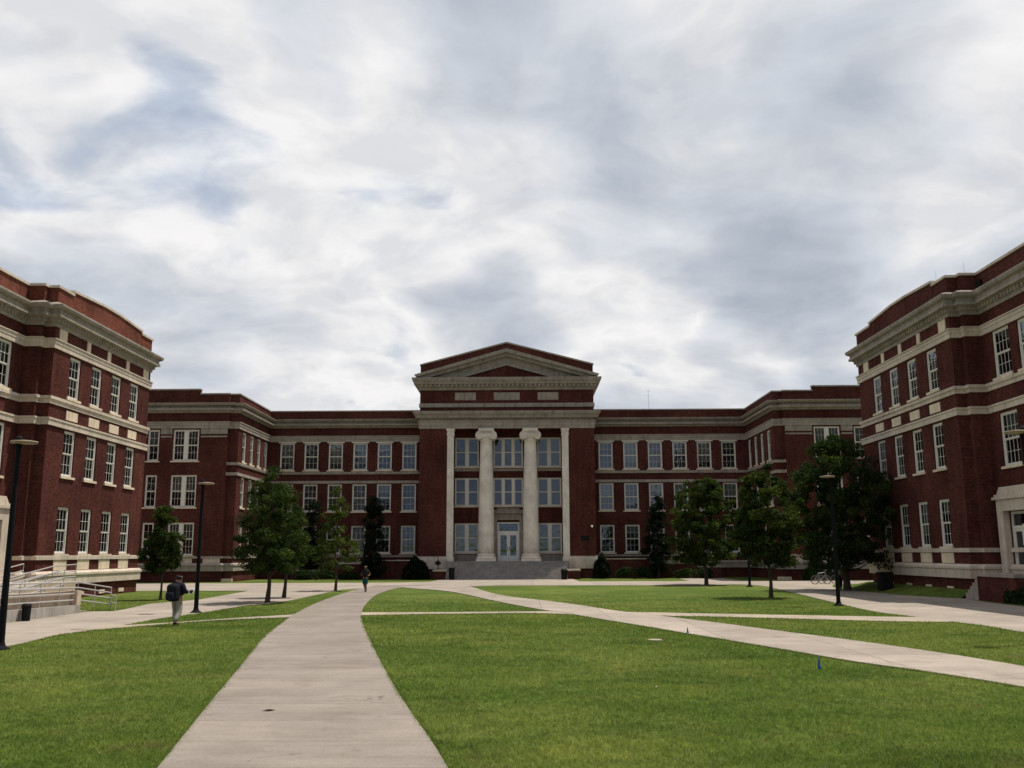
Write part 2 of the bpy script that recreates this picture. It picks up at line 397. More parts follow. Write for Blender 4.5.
# ------------------------------------------------------------------ the two side blocks
CX2 = -2.3      # mirror: x -> CX2 - x
def side_block(mirror, label):
    f = (lambda p: (CX2-p[0], p[1])) if mirror else (lambda p: p)
    FE = 62.3 if mirror else 61.6
    base = [(-44,31),(-26.75,31),(-26.75,48.2),(-25.86,48.2),(-25.86,48.6),(-25.3,48.6),(-25.3,FE),(-44,FE),(-44,31)]
    path = [f(p) for p in base]
    if mirror: path = path[::-1]
    nseg = len(path)-1
    iN, iA = (1, 5) if not mirror else (nseg-1-1, nseg-1-5)
    root = thing('brick_building', (f((-35,46))[0], 46, 0), label, 'building')
    conv = lambda i, y: (y-base[i][1]) if not mirror else (base[i+1][1]-y)
    kA3 = window_meshes('A3', 1.32, 2.34, 1, 3, 2); kA2 = window_meshes('A2', 1.32, 2.52, 1, 3, 2); kA1 = window_meshes('A1', 1.32, 2.54, 1, 3, 2)
    kN3 = window_meshes('N3', 1.66, 2.46, 1, 4, 2); kN2 = window_meshes('N2', 1.72, 2.72, 1, 4, 2)
    wins = {iA: [], iN: []}
    for y in (51.15, 53.85, 56.55, 59.25):
        wins[iA] += [(conv(5, y), 11.0, kA3), (conv(5, y), 6.65, kA2), (conv(5, y), 2.44, kA1)]
    for k in range(6):
        y = 46.35-2.45*k
        wins[iN] += [(conv(1, y), 10.95, kN3), (conv(1, y), 6.4, kN2)]
        if k: wins[iN].append((conv(1, y), 2.5, kN2))
    dd = {'w': 2.06, 'h': 3.3}
    mb = MB(); doorjobs = []
    jobs = []
    for i in range(nseg):
        P, ud, L = seg(path, i); ops = []
        for (u, z, d) in wins.get(i, []):
            ops.append((u-d['w']/2, u+d['w']/2, z, z+d['h'])); jobs.append((d, P, ud, u, z))
        if i == iN:
            u = conv(1, 46.15); ops.append((u-1.03, u+1.03, 1.12, 4.14)); doorjobs.append((P, ud, u))
        facade(mb, P, ud, L, -.3, 15.5, ops)
    mb.build('wall', 'brick', root)
    for j in jobs: place_window(j[0], root, *j[1:])
    # trim courses
    def course(name, prof, mat='stone', p=path):
        b = MB(); b.sweep(p, prof); return b.build(name, mat, root)
    def inner(prof): return prof
    course('water_table', [(0,.80),(.16,.80),(.16,1.25),(.22,1.29),(.22,1.40),(.10,1.53),(0,1.53)])
    course('belt_course', [(0,2.13),(.09,2.13),(.09,2.33),(0,2.35)])
    course('belt_course', [(0,9.24),(.10,9.24),(.10,9.52),(.14,9.54),(.14,9.64),(0,9.66)])
    course('belt_course', [(0,10.40),(.07,10.40),(.07,10.60),(.14,10.64),(.14,10.80),(0,10.82)])
    course('frieze_band', [(0,13.42),(.09,13.42),(.09,13.66),(.12,13.68),(.12,13.86),(.17,13.88),(.17,13.94),(0,13.96)])
    b = MB(); b.sweep(path, [(0,14.60),(.08,14.60),(.10,14.78),(.20,14.82),(.22,14.98),(.27,15.02),(.46,15.06),(.46,15.22),(.38,15.24),(.40,15.42),(.56,15.50),(.62,15.62),(.62,15.72),(0,15.98)])
    for i in (iN, iA, *( [2,3,4] if not mirror else [nseg-3,nseg-4,nseg-5])):
        P, ud, L = seg(path, i); k = max(1, int(L/.33))
        for q in range(k):
            u = L*(q+.5)/k; b.obox(P, ud, u-.08, u+.08, .19, .27, 14.84, 15.01)
    b.build('cornice', 'cornice', root)
    # stone posts in the frieze, panels between the belts and under the first floor windows
    PA, udA, LA = seg(path, iA)
    b = MB(); b2 = MB(); b3 = MB()
    for y in (49.45, 52.5, 55.2, 57.9, 60.8):
        b = MB(); wd = .22 if 50 < y < 60 else .42
        u = conv(5, y); b.obox(PA, udA, u-wd, u+wd if not 50 < y < 60 else u+wd, 0, .05, 13.97, 14.61); b.build('frieze_post', 'pale', root)
    for y in (51.15, 53.85, 56.55, 59.25):
        u = conv(5, y)
        b2 = MB(); b2.obox(PA, udA, u-.66, u-.012, 0, .035, 9.76, 10.27); b2.obox(PA, udA, u+.012, u+.66, 0, .035, 9.76, 10.27); b2.build('stone_panel', 'pale', root)
        b3 = MB(); b3.obox(PA, udA, u-.72, u+.72, 0, .04, 1.56, 2.11); b3.build('stone_panel', 'pale', root)
    # basement vents
    for y in (51.15, 53.85, 56.55, 59.25):
        u = conv(5, y); b = MB(); b.obox(PA, udA, u-.38, u+.38, 0, .03, .12, .34); b.build('basement_vent', 'pale', root)
    # parapet with the raised gable over the end bay
    g0, g1 = 50.3, 59.75
    b = MB(); b.sweep(path, [(-.02,15.55),(-.02,16.78),(-.36,16.78),(-.36,15.55)])
    ua, ub, uc = sorted((conv(5, g0), conv(5, g1))) + [conv(5, 55.1)]
    b.prism(PA, udA, [(ua,15.6),(ub,15.6),(ub,16.97),(uc+1.0,17.16),(uc-1.0,17.16),(ua,16.97)], -.38, -.005)
    if not mirror: b.obox(path[1], seg(path,1)[1], 16.4, 17.0, -.3, -.006, 15.6, 16.77)
    b.build('parapet', 'sunlit_brick' if not mirror else 'brick', root)  # left parapet takes the brick colour brightened for sun, right the ordinary one
    b = MB(); cp = [(.06,16.785),(.06,16.92),(-.42,16.92),(-.42,16.785)]
    pa = (PA[0]+udA[0]*ua, PA[1]+udA[1]*ua); pb = (PA[0]+udA[0]*ub, PA[1]+udA[1]*ub)
    b.sweep(path[:iA+1]+[pa], cp); b.sweep([pb]+path[iA+1:], cp)
    tp = [(ua-.06,16.97),(uc-1.0,17.165),(uc+1.0,17.165),(ub+.06,16.97)]
    for (a, za), (c, zc) in zip(tp[:-1], tp[1:]):
        b.prism(PA, udA, [(a,za+.004),(c,zc+.004),(c,zc+.14),(a,za+.14)], -.44, .07)
    b.build('coping', 'stone', root)
    # roof and floors
    poly = [(-43.7,31.3),(-27.05,31.3),(-27.05,48.5),(-25.7,48.9),(-25.7,61.3),(-43.7,61.3)]
    b = MB(); b.slab([f(p) for p in poly], 15.2, 15.54); b.build('roof', 'roof', root)
    for z in (1.0, 5.5, 9.8, 13.9):
        b = MB(); b.slab([f(p) for p in poly], z, z+.25); b.add([(*f(p), z) for p in poly], [tuple(range(6))]); b.build('floor_slab', 'inside', root)
    b = MB(); xw = f((-31.5,0))[0]; b.box(xw-.1, xw+.1, 31.4, 61.2, 1.25, 13.9); b.build('inner_wall', 'inside', root)
    # door with a stone surround
    for P, ud, u in doorjobs:
        b = MB()
        b.obox(P, ud, u-1.62, u-1.04, 0, .32, 1.10, 4.16); b.obox(P, ud, u+1.04, u+1.62, 0, .32, 1.10, 4.16)
        b.obox(P, ud, u-1.62, u+1.62, 0, .32, 4.16, 4.74); b.obox(P, ud, u-1.85, u+1.85, 0, .42, 4.74, 4.88)
        b.obox(P, ud, u-1.75, u+1.75, 0, .34, 4.88, 5.0)
        b.prism(P, ud, [(u-1.55,5.0),(u+1.55,5.0),(u+1.25,5.36),(u-1.25,5.36)], 0, .30)
        b.obox(P, ud, u-1.75, u-.99, 0, .40, .75, 1.10); b.obox(P, ud, u+.99, u+1.75, 0, .40, .75, 1.10)
        b.build('door_surround', 'stone', root)
        b = MB()
        for a, c in ((-1.02,-.90),(.90,1.02),(-.06,.06)): b.obox(P, ud, u+a, u+c, -.2, -.08, 1.13, 3.5 if a == -.06 else 4.13)
        b.obox(P, ud, u-.9, u+.9, -.2, -.07, 3.28, 3.42); b.obox(P, ud, u-.9, u+.9, -.2, -.08, 4.00, 4.13)
        for sgn in (-1, 1):
            for a, c in ((.06,.17),(.79,.90)):
                b.obox(P, ud, u+min(sgn*a,sgn*c), u+max(sgn*a,sgn*c), -.18, -.10, 1.15, 3.28)
            b.obox(P, ud, u+min(sgn*.17,sgn*.79), u+max(sgn*.17,sgn*.79), -.18, -.10, 1.15, 1.40)
            b.obox(P, ud, u+min(sgn*.17,sgn*.79), u+max(sgn*.17,sgn*.79), -.18, -.10, 3.14, 3.28)
        dr = b.build('door', 'white', root)
        b = MB(); b.obox(P, ud, u-.89, u+.89, -.15, -.14, 1.2, 4.05); b.build('pane', 'glass', dr)
        b = MB()
        for sgn in (-1, 1): b.obox(P, ud, u+sgn*.11-.012, u+sgn*.11+.012, -.10, -.04, 2.05, 2.45)
        b.build('handle', 'black', dr)
        if mirror:
            b = MB(); b.obox(P, ud, u-1.05, u+2.6, .02, 1.95, .96, 1.12)
            for k in range(5): b.obox(P, ud, u-1.05-.27*(k+1), u-1.05-.27*k, .94, 1.9, -.3, .96-.175*(k+1)+.02)
            b.build('staircase', 'stonedull', root)
            b = MB(); b.obox(P, ud, u-1.03, u+2.56, .0, 1.90, -.3, .958); b.build('stair_base', 'brick', root)
    if mirror:
        b = MB(); P, ud, L = seg(path, iN); u = L-0 if False else conv(1, 47.75)
        b.obox(P, ud, u-.16, u+.16, .02, .12, 16.05, 16.4); b.build('vent', 'black', root)
        for y, x in ((50.0,-25.45),(48.3,-26.2)):
            b = MB(); p = f((x, y)); b.tube((*p,16.9),(*p,17.6),.011,.005,5); b.build('lightning_rod', 'steel', root)
    if mirror: root.location.z += .22
    return root
left_block = side_block(False, 'red brick block at left whose courtyard side catches the sun')
right_block = side_block(True, 'red brick block at right with its courtyard side in shade')

# ------------------------------------------------------------------ the main building
main = thing('school_building', (-1.5, 95, 0), 'long red brick building with columned and pedimented entrance across the far end', 'building')
XR = lambda x: -3.0-x     # mirror about x = -1.5
Lp = [(-41,108),(-41,82.2),(-26.4,82.2),(-26.4,82.55),(-25.55,82.55),(-25.55,93),(-10.05,93)]
Rp = [(XR(x),y) for x,y in Lp][::-1]
Pp = [(-10.05,93),(-10.05,90),(-7.33,90),(-7.33,92.2),(4.51,92.2),(4.51,90),(7.05,90),(7.05,93)]
k3 = window_meshes('w3', 1.43, 2.75, 1, 3, 2, True, True); k2 = window_meshes('w2', 1.43, 2.72, 1, 3, 2); k1 = window_meshes('w1', 1.43, 2.72, 1, 3, 2)
p3 = window_meshes('p3', 2.30, 2.80, 2, 3, 2, mull=.34); p2 = window_meshes('p2', 2.30, 2.85, 2, 3, 2, mull=.34); p1 = window_meshes('p1', 2.30, 2.85, 2, 3, 2, mull=.34)
s3 = window_meshes('s3', 1.0, 2.80, 1, 2, 2); s2 = window_meshes('s2', 1.0, 2.85, 1, 2, 2)
e3 = window_meshes('e3', 1.12, 2.72, 1, 3, 2)
b3 = window_meshes('b3', 2.36, 2.93, 2, 1, 1, mull=.30); b2 = window_meshes('b2', 2.36, 2.78, 2, 1, 1, mull=.30); b1 = window_meshes('b1', 2.36, 2.85, 2, 1, 1, mull=.30)
c3 = window_meshes('c3', 2.96, 2.93, 3, 1, 1, mull=.24); c2 = window_meshes('c2', 2.96, 2.78, 3, 1, 1, mull=.24)
mb = MB(); jobs = []
wx = [-23.75,-21.30,-18.84,-16.36,-13.89,-11.40]
def wing_wins(mirror):
    P = Lp if not mirror else Rp; d = {}
    n = len(P)-1; ix = (lambda i: i) if not mirror else (lambda i: n-1-i)
    front, side, wing = ix(1), ix(4), ix(5)
    X = lambda x: x if not mirror else XR(x)
    fu = lambda x: abs(X(x)-P[front][0]); wu = lambda x: abs(X(x)-P[wing][0]); su = lambda y: abs(y-P[side][1])
    fl = []
    for x, big in ((-30.15,1),(-33.07,0),(-36.0,0),(-38.7,1)):
        fl += [(fu(x),10.62,p3 if big else s3),(fu(x),6.5,p2 if big else s2),(fu(x),2.3,p1 if big else s2)]
    d[front] = fl
    d[side] = [(su(y),z,k) for y in (84.45,86.85,89.25,91.65) for z,k in ((10.66,e3),(6.53,e3),(2.4,e3))]
    d[wing] = [(wu(x),z,k) for x in wx for z,k in ((10.66,k3),(6.53,k2),(2.40,k1))]
    return d
jobs += walls(mb, Lp, 0, 15.8, wing_wins(False)); jobs += walls(mb, Rp, 0, 15.8, wing_wins(True))
uw = 7.33
cc = {3: []}
for x, kk in ((-5.52,(b1,b2,b3)),(-1.41,(None,c2,c3)),(2.68,(b1,b2,b3))):
    for z, k in zip((2.45,6.98,10.85), kk):
        if k: cc[3].append((x+uw, z, k, -1 if z > 10 else (3 if z < 3 else None)))
for i in range(len(Pp)-1):
    P, ud, L = seg(Pp, i); ops = []
    for (u, z, d, bl) in cc.get(i, []):
        ops.append((u-d['w']/2, u+d['w']/2, z, z+d['h'])); jobs.append((d, P, ud, u, z, bl))
    if i == 3: ops.append((uw-1.41-1.08, uw-1.41+1.08, 1.6, 5.4))
    facade(mb, P, ud, L, 0, 14.42, ops)
A = [(-10.05,104),(-10.05,90),(7.05,90),(7.05,104),(-10.05,104)]
for i in range(4):
    P, ud, L = seg(A, i); facade(mb, P, ud, L, 14.42, 19.5, [])
mb.add([(-10.05,90,14.421),(-10.05,93,14.421),(7.05,93,14.421),(7.05,90,14.421)], [(0,1,2,3)])
mb.add([(41-3,108,0),(-41,108,0),(-41,108,15.8),(38,108,15.8)], [(0,1,2,3)])
mb.build('wall', 'brick', main)
for j in jobs: place_window(j[0], main, *j[1:])
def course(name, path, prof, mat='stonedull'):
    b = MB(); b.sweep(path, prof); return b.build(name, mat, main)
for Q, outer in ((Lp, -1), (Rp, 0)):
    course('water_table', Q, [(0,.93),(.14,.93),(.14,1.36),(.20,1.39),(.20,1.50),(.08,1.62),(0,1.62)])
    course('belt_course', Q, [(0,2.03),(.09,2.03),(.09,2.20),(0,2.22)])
    # wing and pavilion side string courses
    inner = Q[2:] if outer == -1 else Q[:-2]
    course('belt_course', inner, [(0,9.32),(.09,9.32),(.09,9.58),(0,9.60)])
    course('belt_course', inner, [(0,10.24),(.09,10.24),(.12,10.38),(.12,10.482),(0,10.49)])
    course('frieze_band', Q, [(0,13.53),(.09,13.53),(.09,13.78),(.13,13.80),(.13,14.03),(.19,14.06),(.19,14.14),(0,14.15)])
    course('cornice', Q, [(0,14.94),(.10,14.94),(.14,15.10),(.46,15.14),(.48,15.30),(.18,15.31),(.18,15.56),(.40,15.58),(.56,15.74),(.56,15.80),(0,15.86)], 'cornice')
    b = MB(); b.sweep(Q, [(-.02,15.81),(-.02,16.62),(-.36,16.62),(-.36,15.81)])
    i = 1 if outer == -1 else len(Q)-3
    P, ud, L = seg(Q, i)
    fa, fb = (2.0, L-2.7) if outer == -1 else (2.7, L-2.0)
    b.prism(P, ud, [(fa,15.82),(fb,15.82),(fb,17.02),(fa,17.02)], -.38, -.005)
    b.build('parapet', 'brick', main)
    b = MB(); cp = [(.05,16.625),(.05,16.74),(-.41,16.74),(-.41,16.625)]
    pa = (P[0]+ud[0]*fa, P[1]); pb = (P[0]+ud[0]*fb, P[1])
    b.sweep(Q[:i+1]+[pa], cp); b.sweep([pb]+Q[i+1:], cp); b.obox(P, ud, fa-.05, fb+.05, -.43, .06, 17.024, 17.15)
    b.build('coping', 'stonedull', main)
    # tall stone frieze patches between the top windows of the pavilion front, and thin imposts
    b = MB()
    for a, c in ((-28.85,-26.45),(-32.45,-31.42),(-35.4,-33.65)):
        if outer == 0: a, c = XR(c), XR(a)
        b = MB(); b.box(a, c, 82.2-.05, 82.2, 13.02, 13.525); b.build('frieze_panel', 'cornice', main)
        b = MB(); b.box(a+.02, c-.02, 82.2-.04, 82.2, 12.72, 12.86); b.build('impost_band', 'cornice', main)
    b = MB()
    for x in (-30.15,-38.7, -27.3):
        xx = x if outer == -1 else XR(x); b = MB(); w_ = 1.15 if x != -27.3 else .75
        b.box(xx-w_, xx+w_, 82.2-.05, 82.2, 1.625, 2.025); b.build('stone_panel', 'stone', main)
    z0 = [(x, y) for x, y in ((-40.6,107.6),(-40.6,82.6),(-26.0,82.9),(-25.95,93.4),(-10.2,93.4),(-10.2,107.6))]
    if outer == 0: z0 = [(XR(x), y) for x, y in z0]
    b = MB(); b.slab(z0, 15.3, 15.6); b.build('roof', 'roof', main)
    for z in (1.3, 5.6, 9.8, 14.0):
        b = MB(); b.slab(z0, z, z+.25); b.add([(*p, z) for p in z0], [tuple(range(6))]); b.build('floor_slab', 'inside', main)
    b = MB(); b.box(min(z0[0][0],z0[-1][0]), max(z0[0][0],z0[-1][0]), 98.4, 98.6, 1.55, 14.0); b.build('inner_wall', 'inside', main)
    # raised basement strip below the water table on the sunny corner
    b = MB(); x = -25.9 if outer == -1 else XR(-25.9); b.box(x-.75, x+.45, 82.30, 82.52, 0, .28); b.build('plinth_block', 'pale', main)
for z in (1.3, 5.7, 9.9):
    b = MB(); b.box(-10.0, 7.0, 92.5, 104, z, z+.25); b.build('floor_slab', 'inside', main)
b = MB(); b.box(-10.0, 7.0, 97.9, 98.1, 1.6, 14.4); b.build('inner_wall', 'inside', main)
# portico: piers' plinths, antae, columns
E3 = [(-10.05,93),(-10.05,90),(7.05,90),(7.05,93)]
for a, c in ((-10.05,-7.33),(4.51,7.05)):
    b = MB(); b.sweep([(a,92.99),(a,90),(c,90),(c,92.99)], [(0,.93),(.16,.93),(.16,1.80),(.10,1.98),(.10,2.08),(0,2.10)]); b.build('plinth', 'stone', main)
for x0 in (-7.33, 3.88):
    b = MB(); b.box(x0, x0+.63, 89.94, 90.62, 1.6, 13.75); b.box(x0-.06, x0+.69, 89.87, 90.69, 1.6, 2.05)
    b.box(x0-.05, x0+.68, 89.88, 90.68, 13.75, 13.95); b.box(x0-.02, x0+.65, 89.91, 90.65, 13.95, 14.2); b.box(x0-.08, x0+.71, 89.85, 90.71, 14.2, 14.41)
    b.build('pilaster', 'column', main)
for cx in (-3.52, .79):
    col = bpy.data.objects.new('column', None); C.objects.link(col); attach(col, main, (cx, 90.35, 1.6))
    b = MB(); cy = 90.35
    prof = [(.75,2.32)]+[(.75-.165*(max(0,(k-3))/13)**1.5, 2.32+10.9*k/16) for k in range(1,17)]+[(.62,13.24),(.62,13.34),(.585,13.36),(.585,13.5)]
    b.lathe(cx, cy, prof, 32); b.build('shaft', 'column', col, True)
    b = MB(); b.box(cx-.95, cx+.95, cy-.95, cy+.95, 1.602, 1.84)
    b.lathe(cx, cy, [(.92,1.84),(.97,1.90),(.97,1.99),(.92,2.05),(.84,2.07),(.82,2.14),(.86,2.17),(.89,2.22),(.86,2.28),(.76,2.32)], 32); b.build('base', 'column', col)
    b = MB(); b.lathe(cx, cy, [(.585,13.45),(.66,13.5),(.80,13.66),(.82,13.78),(.78,13.84)], 28)
    b.box(cx-.66, cx+.66, cy-.56, cy+.56, 13.84, 14.10); b.box(cx-.80, cx+.80, cy-.70, cy+.70, 14.102, 14.20); b.box(cx-.74, cx+.74, cy-.74, cy+.74, 14.202, 14.41)
    for sx in (-1, 1):
        vx, vz = cx+sx*.66, 13.74
        b.tube((vx,cy-.60,vz),(vx,cy-.28,vz),.40,.28,22); b.tube((vx,cy-.28,vz),(vx,cy+.28,vz),.28,.28,22); b.tube((vx,cy+.28,vz),(vx,cy+.60,vz),.28,.40,22)
        pts = []
        for k in range(44):
            a = sx*(-PI/2)*0+sx*k/43*4.6*PI+PI/2; r = .37*(1-k/43)**.85+.04
            pts.append((vx+r*math.cos(a)*1.0, cy-.61, vz+r*math.sin(a)))
        b.poly(pts, [.038]*len(pts), 6); b.tube((vx,cy-.66,vz),(vx,cy-.6,vz),.09,.09,10)
    b.build('capital', 'column', col)
# entablature and attic
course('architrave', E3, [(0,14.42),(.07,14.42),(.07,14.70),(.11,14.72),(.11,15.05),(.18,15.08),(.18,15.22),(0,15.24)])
course('cornice', E3, [(0,15.24),(.05,15.245),(.05,15.42),(.40,15.46),(.42,15.62),(.46,15.66),(.46,15.74),(.57,15.80),(.64,16.02),(.64,16.10),(0,16.2)], 'cornice')
course('belt_course', [(-10.05,103),(-10.05,90),(7.05,90),(7.05,103)], [(0,16.54),(.08,16.54),(.10,16.90),(0,16.95)], 'cornice')
for a, c in ((-6.6,-4.55),(-2.78,-.22),(1.55,3.6)):
    b = MB(); b.box(a, c, 89.96, 90.0, 17.24, 18.0); b.build('stone_panel', 'cornice', main)
    b2_ = MB(); b2_.box(a+.12, c-.12, 89.94, 89.96, 17.34, 17.9); b2_.build('stone_panel', 'cornice', main)
b = MB(); b.sweep([(-10.05,103),(-10.05,90),(7.05,90),(7.05,103)], [(0,18.24),(.10,18.24),(.14,18.48),(.28,18.52),(.32,18.74),(.58,18.80),(.62,19.02),(.70,19.08),(.78,19.34),(.78,19.42),(0,19.5)]); k = 40
for q in range(k):
    u = 17.1*(q+.5)/k; b.obox((-10.05,90),(1,0), u-.11, u+.11, .29, .5, 18.55, 18.78)
b.build('cornice', 'cornice', main)
P, ud = (-1.5,90), (1,0)
b = MB(); b.prism(P, ud, [(-8.55,19.5),(8.55,19.5),(8.55,20.78),(0,23.0),(-8.55,20.78)], -.5, -.1); b.build('pediment', 'brick', main)
b = MB()
for sg in (-1, 1):
    def ms(poly): return [(sg*u, z) for u, z in poly] if sg == 1 else [(sg*u, z) for u, z in poly][::-1]
    b.prism(P, ud, ms([(0,23.003),(8.62,20.76),(8.62,20.9),(0,23.15)]), -.55, -.02)
b.build('coping', 'stonedull', main)
b = MB()
for sg in (-1, 1):
    def ms(poly): return [(sg*u, z) for u, z in poly] if sg == 1 else [(sg*u, z) for u, z in poly][::-1]
    b.prism(P, ud, ms([(0,21.95),(8.9,19.50),(9.1,19.72),(0,22.32)]), -.1, .72)
    b.prism(P, ud, ms([(0,21.62),(7.6,19.5),(8.88,19.5),(0,21.946)]), -.1, .40)
    b.prism(P, ud, ms([(0,20.72),(4.4,19.5),(5.1,19.5),(0,20.95)]), -.1, .12)
b.build('raking_cornice', 'cornice', main)
b = MB()
for sg in (-1, 1):
    def ms(poly): return [(sg*u, z) for u, z in poly] if sg == 1 else [(sg*u, z) for u, z in poly][::-1]
    b.prism(P, ud, ms([(0,20.954),(5.11,19.5),(7.59,19.5),(0,21.616)]), -.1, -.03)
b.build('pediment_frame', 'cornice', main)
b = MB()
b.add([(-10.0,90.6,20.72),(-1.5,90.6,22.9),(7.0,90.6,20.72),(7.0,104,20.72),(-1.5,104,22.9),(-10.0,104,20.72),(-10,90.6,19.5),(7,90.6,19.5),(7,104,19.5),(-10,104,19.5)],
      [(0,1,4,5),(1,2,3,4),(3,8,9,5,4),(0,5,9,6),(2,7,8,3)]); b.build('roof', 'roof', main)
# portal
b = MB(); yw = 92.2; x = -1.41
b.box(x-1.5, x-1.09, yw-.28, yw, 1.6, 5.6); b.box(x+1.09, x+1.5, yw-.28, yw, 1.6, 5.6); b.box(x-1.5, x+1.5, yw-.28, yw, 5.6, 6.25)
b.box(x-1.68, x+1.68, yw-.55, yw, 6.25, 6.42); b.box(x-1.6, x+1.6, yw-.46, yw, 6.42, 6.6); b.box(x-1.1, x+1.1, yw-.3, yw-.0, 6.6, 6.76)
b.build('door_surround', 'cornice', main)
b = MB(); P, ud, u = (x, yw), (1,0), 0
for a, c in ((-1.08,-.94),(.94,1.08)): b.obox(P, ud, a, c, -.2, -.06, 1.6, 5.4)
b.obox(P, ud, -.94, .94, -.2, -.06, 4.32, 4.52); b.obox(P, ud, -.94, .94, -.2, -.06, 5.26, 5.4)
for sg in (-1, 1):
    for a, c in ((.01,.16),(.78,.94)): b.obox(P, ud, min(sg*a,sg*c), max(sg*a,sg*c), -.17, -.09, 1.62, 4.32)
    b.obox(P, ud, min(sg*.16,sg*.78), max(sg*.16,sg*.78), -.17, -.09, 1.62, 2.14); b.obox(P, ud, min(sg*.16,sg*.78), max(sg*.16,sg*.78), -.17, -.09, 4.12, 4.32)
dr = b.build('door', 'doorwhite', main)
b = MB(); b.obox(P, ud, -.93, .93, -.14, -.13, 1.7, 5.3); b.build('pane', 'glass', dr)
b = MB(); b.obox(P, ud, -.11, -.08, -.09, -.03, 2.6, 3.0); b.obox(P, ud, .08, .11, -.09, -.03, 2.6, 3.0); b.build('handle', 'black', dr)
# spandrel sills of the recess, stylobate and stairs
for xx, hw in ((-5.52,1.19),(2.68,1.19),(-1.41,1.5)):
    for z in ((10.42,) if True else ()):
        b = MB(); b.box(xx-hw, xx+hw, yw-.1, yw, z, z+.24); b.build('sill', 'cornice', main)
    b = MB()
    if xx != -1.41: b.box(xx-hw, xx+hw, yw-.06, yw, 1.6, 2.25); b.build('stone_panel', 'cornice', main)
b = MB()
b.box(-7.30, 4.30, 89.3, 92.19, 0, 1.60)
for k in range(9): b.box(-7.1, 4.1, 89.3-.31*(k+1), 89.3-.31*k, 0, 1.60-.16*(k+1))
b.build('staircase', 'step', main)
for k in range(10):
    b = MB(); b.box(-7.12 if k else -7.32, 4.12 if k else 4.32, 89.3-.31*k-.03, 89.3-.31*k+(.30 if k else .6), 1.601-.16*k, 1.645-.16*k); b.build('tread', 'stonedull', main)
for x0 in (-8.3, 4.12):
    b = MB(); b.box(x0, x0+1.18, 87.4, 89.8, 0, .74); w_ = b.build('stair_cheek', 'brick', main)
    b = MB(); b.box(x0-.06, x0+1.24, 87.34, 89.8, .742, .9); b.build('coping', 'stone', w_)
b = MB(); b.box(5.6, 6.35, 89.97, 90.0, 3.55, 4.0); b.build('plaque', 'black', main)
b = MB(); b.box(6.55, 6.75, 89.82, 90.0, 4.85, 5.02); b.tube((6.65,89.84,4.9),(6.65,89.62,4.82),.06,.07,10); b.build('wall_light', 'white', main)
b = MB(); ax, ay = 13.7, 99
b.tube((ax,ay,15.6),(ax,ay,19.9),.02,.012,6)
for z, w in ((19.6,.2),(19.1,.28)): b.tube((ax-w,ay,z),(ax+w,ay,z),.014,.014,5)
b.build('antenna', 'steel', main)

# ------------------------------------------------------------------ ground and paths
b = MB(); b.add([(-3000,-3000,0),(3000,-3000,0),(3000,3000,0),(-3000,3000,0)], [(0,1,2,3)]); g = struct(b.build('lawn', 'lawn'))
def crom(pts, n=5):
    out = []
    P = [pts[0]]+list(pts)+[pts[-1]]
    for i in range(1, len(P)-2):
        p0, p1, p2, p3 = [np.array(q, float) for q in P[i-1:i+3]]
        for k in range(n):
            t_ = k/n; out.append(tuple(.5*((2*p1)+(-p0+p2)*t_+(2*p0-5*p1+4*p2-p3)*t_**2+(-p0+3*p1-3*p2+p3)*t_**3)))
    out.append(tuple(pts[-1])); return out
paths = {}
mainL = crom([(-.9,-6),(-2.05,0),(-3.2,6),(-3.75,9),(-4.16,11.1),(-4.57,13.1),(-5.23,16.3),(-6.07,20.5),(-7.41,27),(-8.35,32.6),(-9.32,39.1),(-10.3,48.4),(-10.95,57.9),(-11.2,65),(-11.2,72)])
mainR = crom([(2.9,-6),(1.5,0),(.22,6),(-.42,9),(-.88,11.1),(-1.21,12.6),(-1.91,15.55),(-2.85,19.8),(-4.04,25.5),(-5.46,32.5),(-6.72,39.6),(-7.8,47.7),(-8.6,55.7),(-8.85,63),(-8.6,67),(-7.5,72)])
paths['path'] = mainL+mainR[::-1]
paths['plaza'] = [(-60,64),(-30,63),(-18.35,62.3),(-12.3,63.6),(-11,66),(-8.8,66.9),(-5.5,68.2),(-1.7,70.6),(7.2,70.2),(13,69.8),(15.8,71.3),(17.2,70),(24,71),(30,74),(60,74),(60,79.8),(18.5,80),(18.5,88.5),(14.5,88.5),(14,79.8),(4.8,80.2),(4.6,87),(-7.6,87),(-8,80),(-10.2,78.6),(-60,77.5)]
lw = crom([(-13.5,2),(-13.5,22),(-13.6,24.7),(-13.64,26),(-13.98,28.7),(-13.7,30.5),(-13.6,32.4),(-13.6,35.5),(-13.25,38.7),(-13.0,44),(-12.2,48),(-12.25,57.3),(-12.25,65)])
paths['left_walk'] = lw+[(-18.35,65),(-17.9,60),(-17.3,50.3),(-18.4,46.5),(-17.6,41.5),(-17.6,40.4),(-27,40.4),(-27,2)]
rwi = crom([(15.7,73),(17.1,68.2),(16.25,57.9),(14.92,46.3),(14.15,39),(14.35,36),(14.7,32.8),(14.9,31.3),(14.85,28.4),(14.6,20),(14.4,2)])
rwo = crom([(20,2),(21.3,30),(21.8,41.7),(22.1,46.0)])+[(22.3,48),(23,48.2)]+crom([(22.0,49.4),(21.1,52.7),(20.8,56.8),(20.5,61),(21.5,66),(24,73)])
paths['right_walk'] = rwi[::-1]+[]
paths['right_walk'] = rwi+rwo
paths['cross_walk_left'] = [(-8.3,36.6)]+crom([(-8.95,36.1),(-10.2,35.4),(-11.6,34.2),(-12.7,32.4),(-13.7,30.4)])+[(-14.6,30.6),(-14.3,32.8),(-13.55,32.5)]+crom([(-12.5,33.5),(-11,35.7),(-9.1,37.85)])+[(-8.5,37.9)]
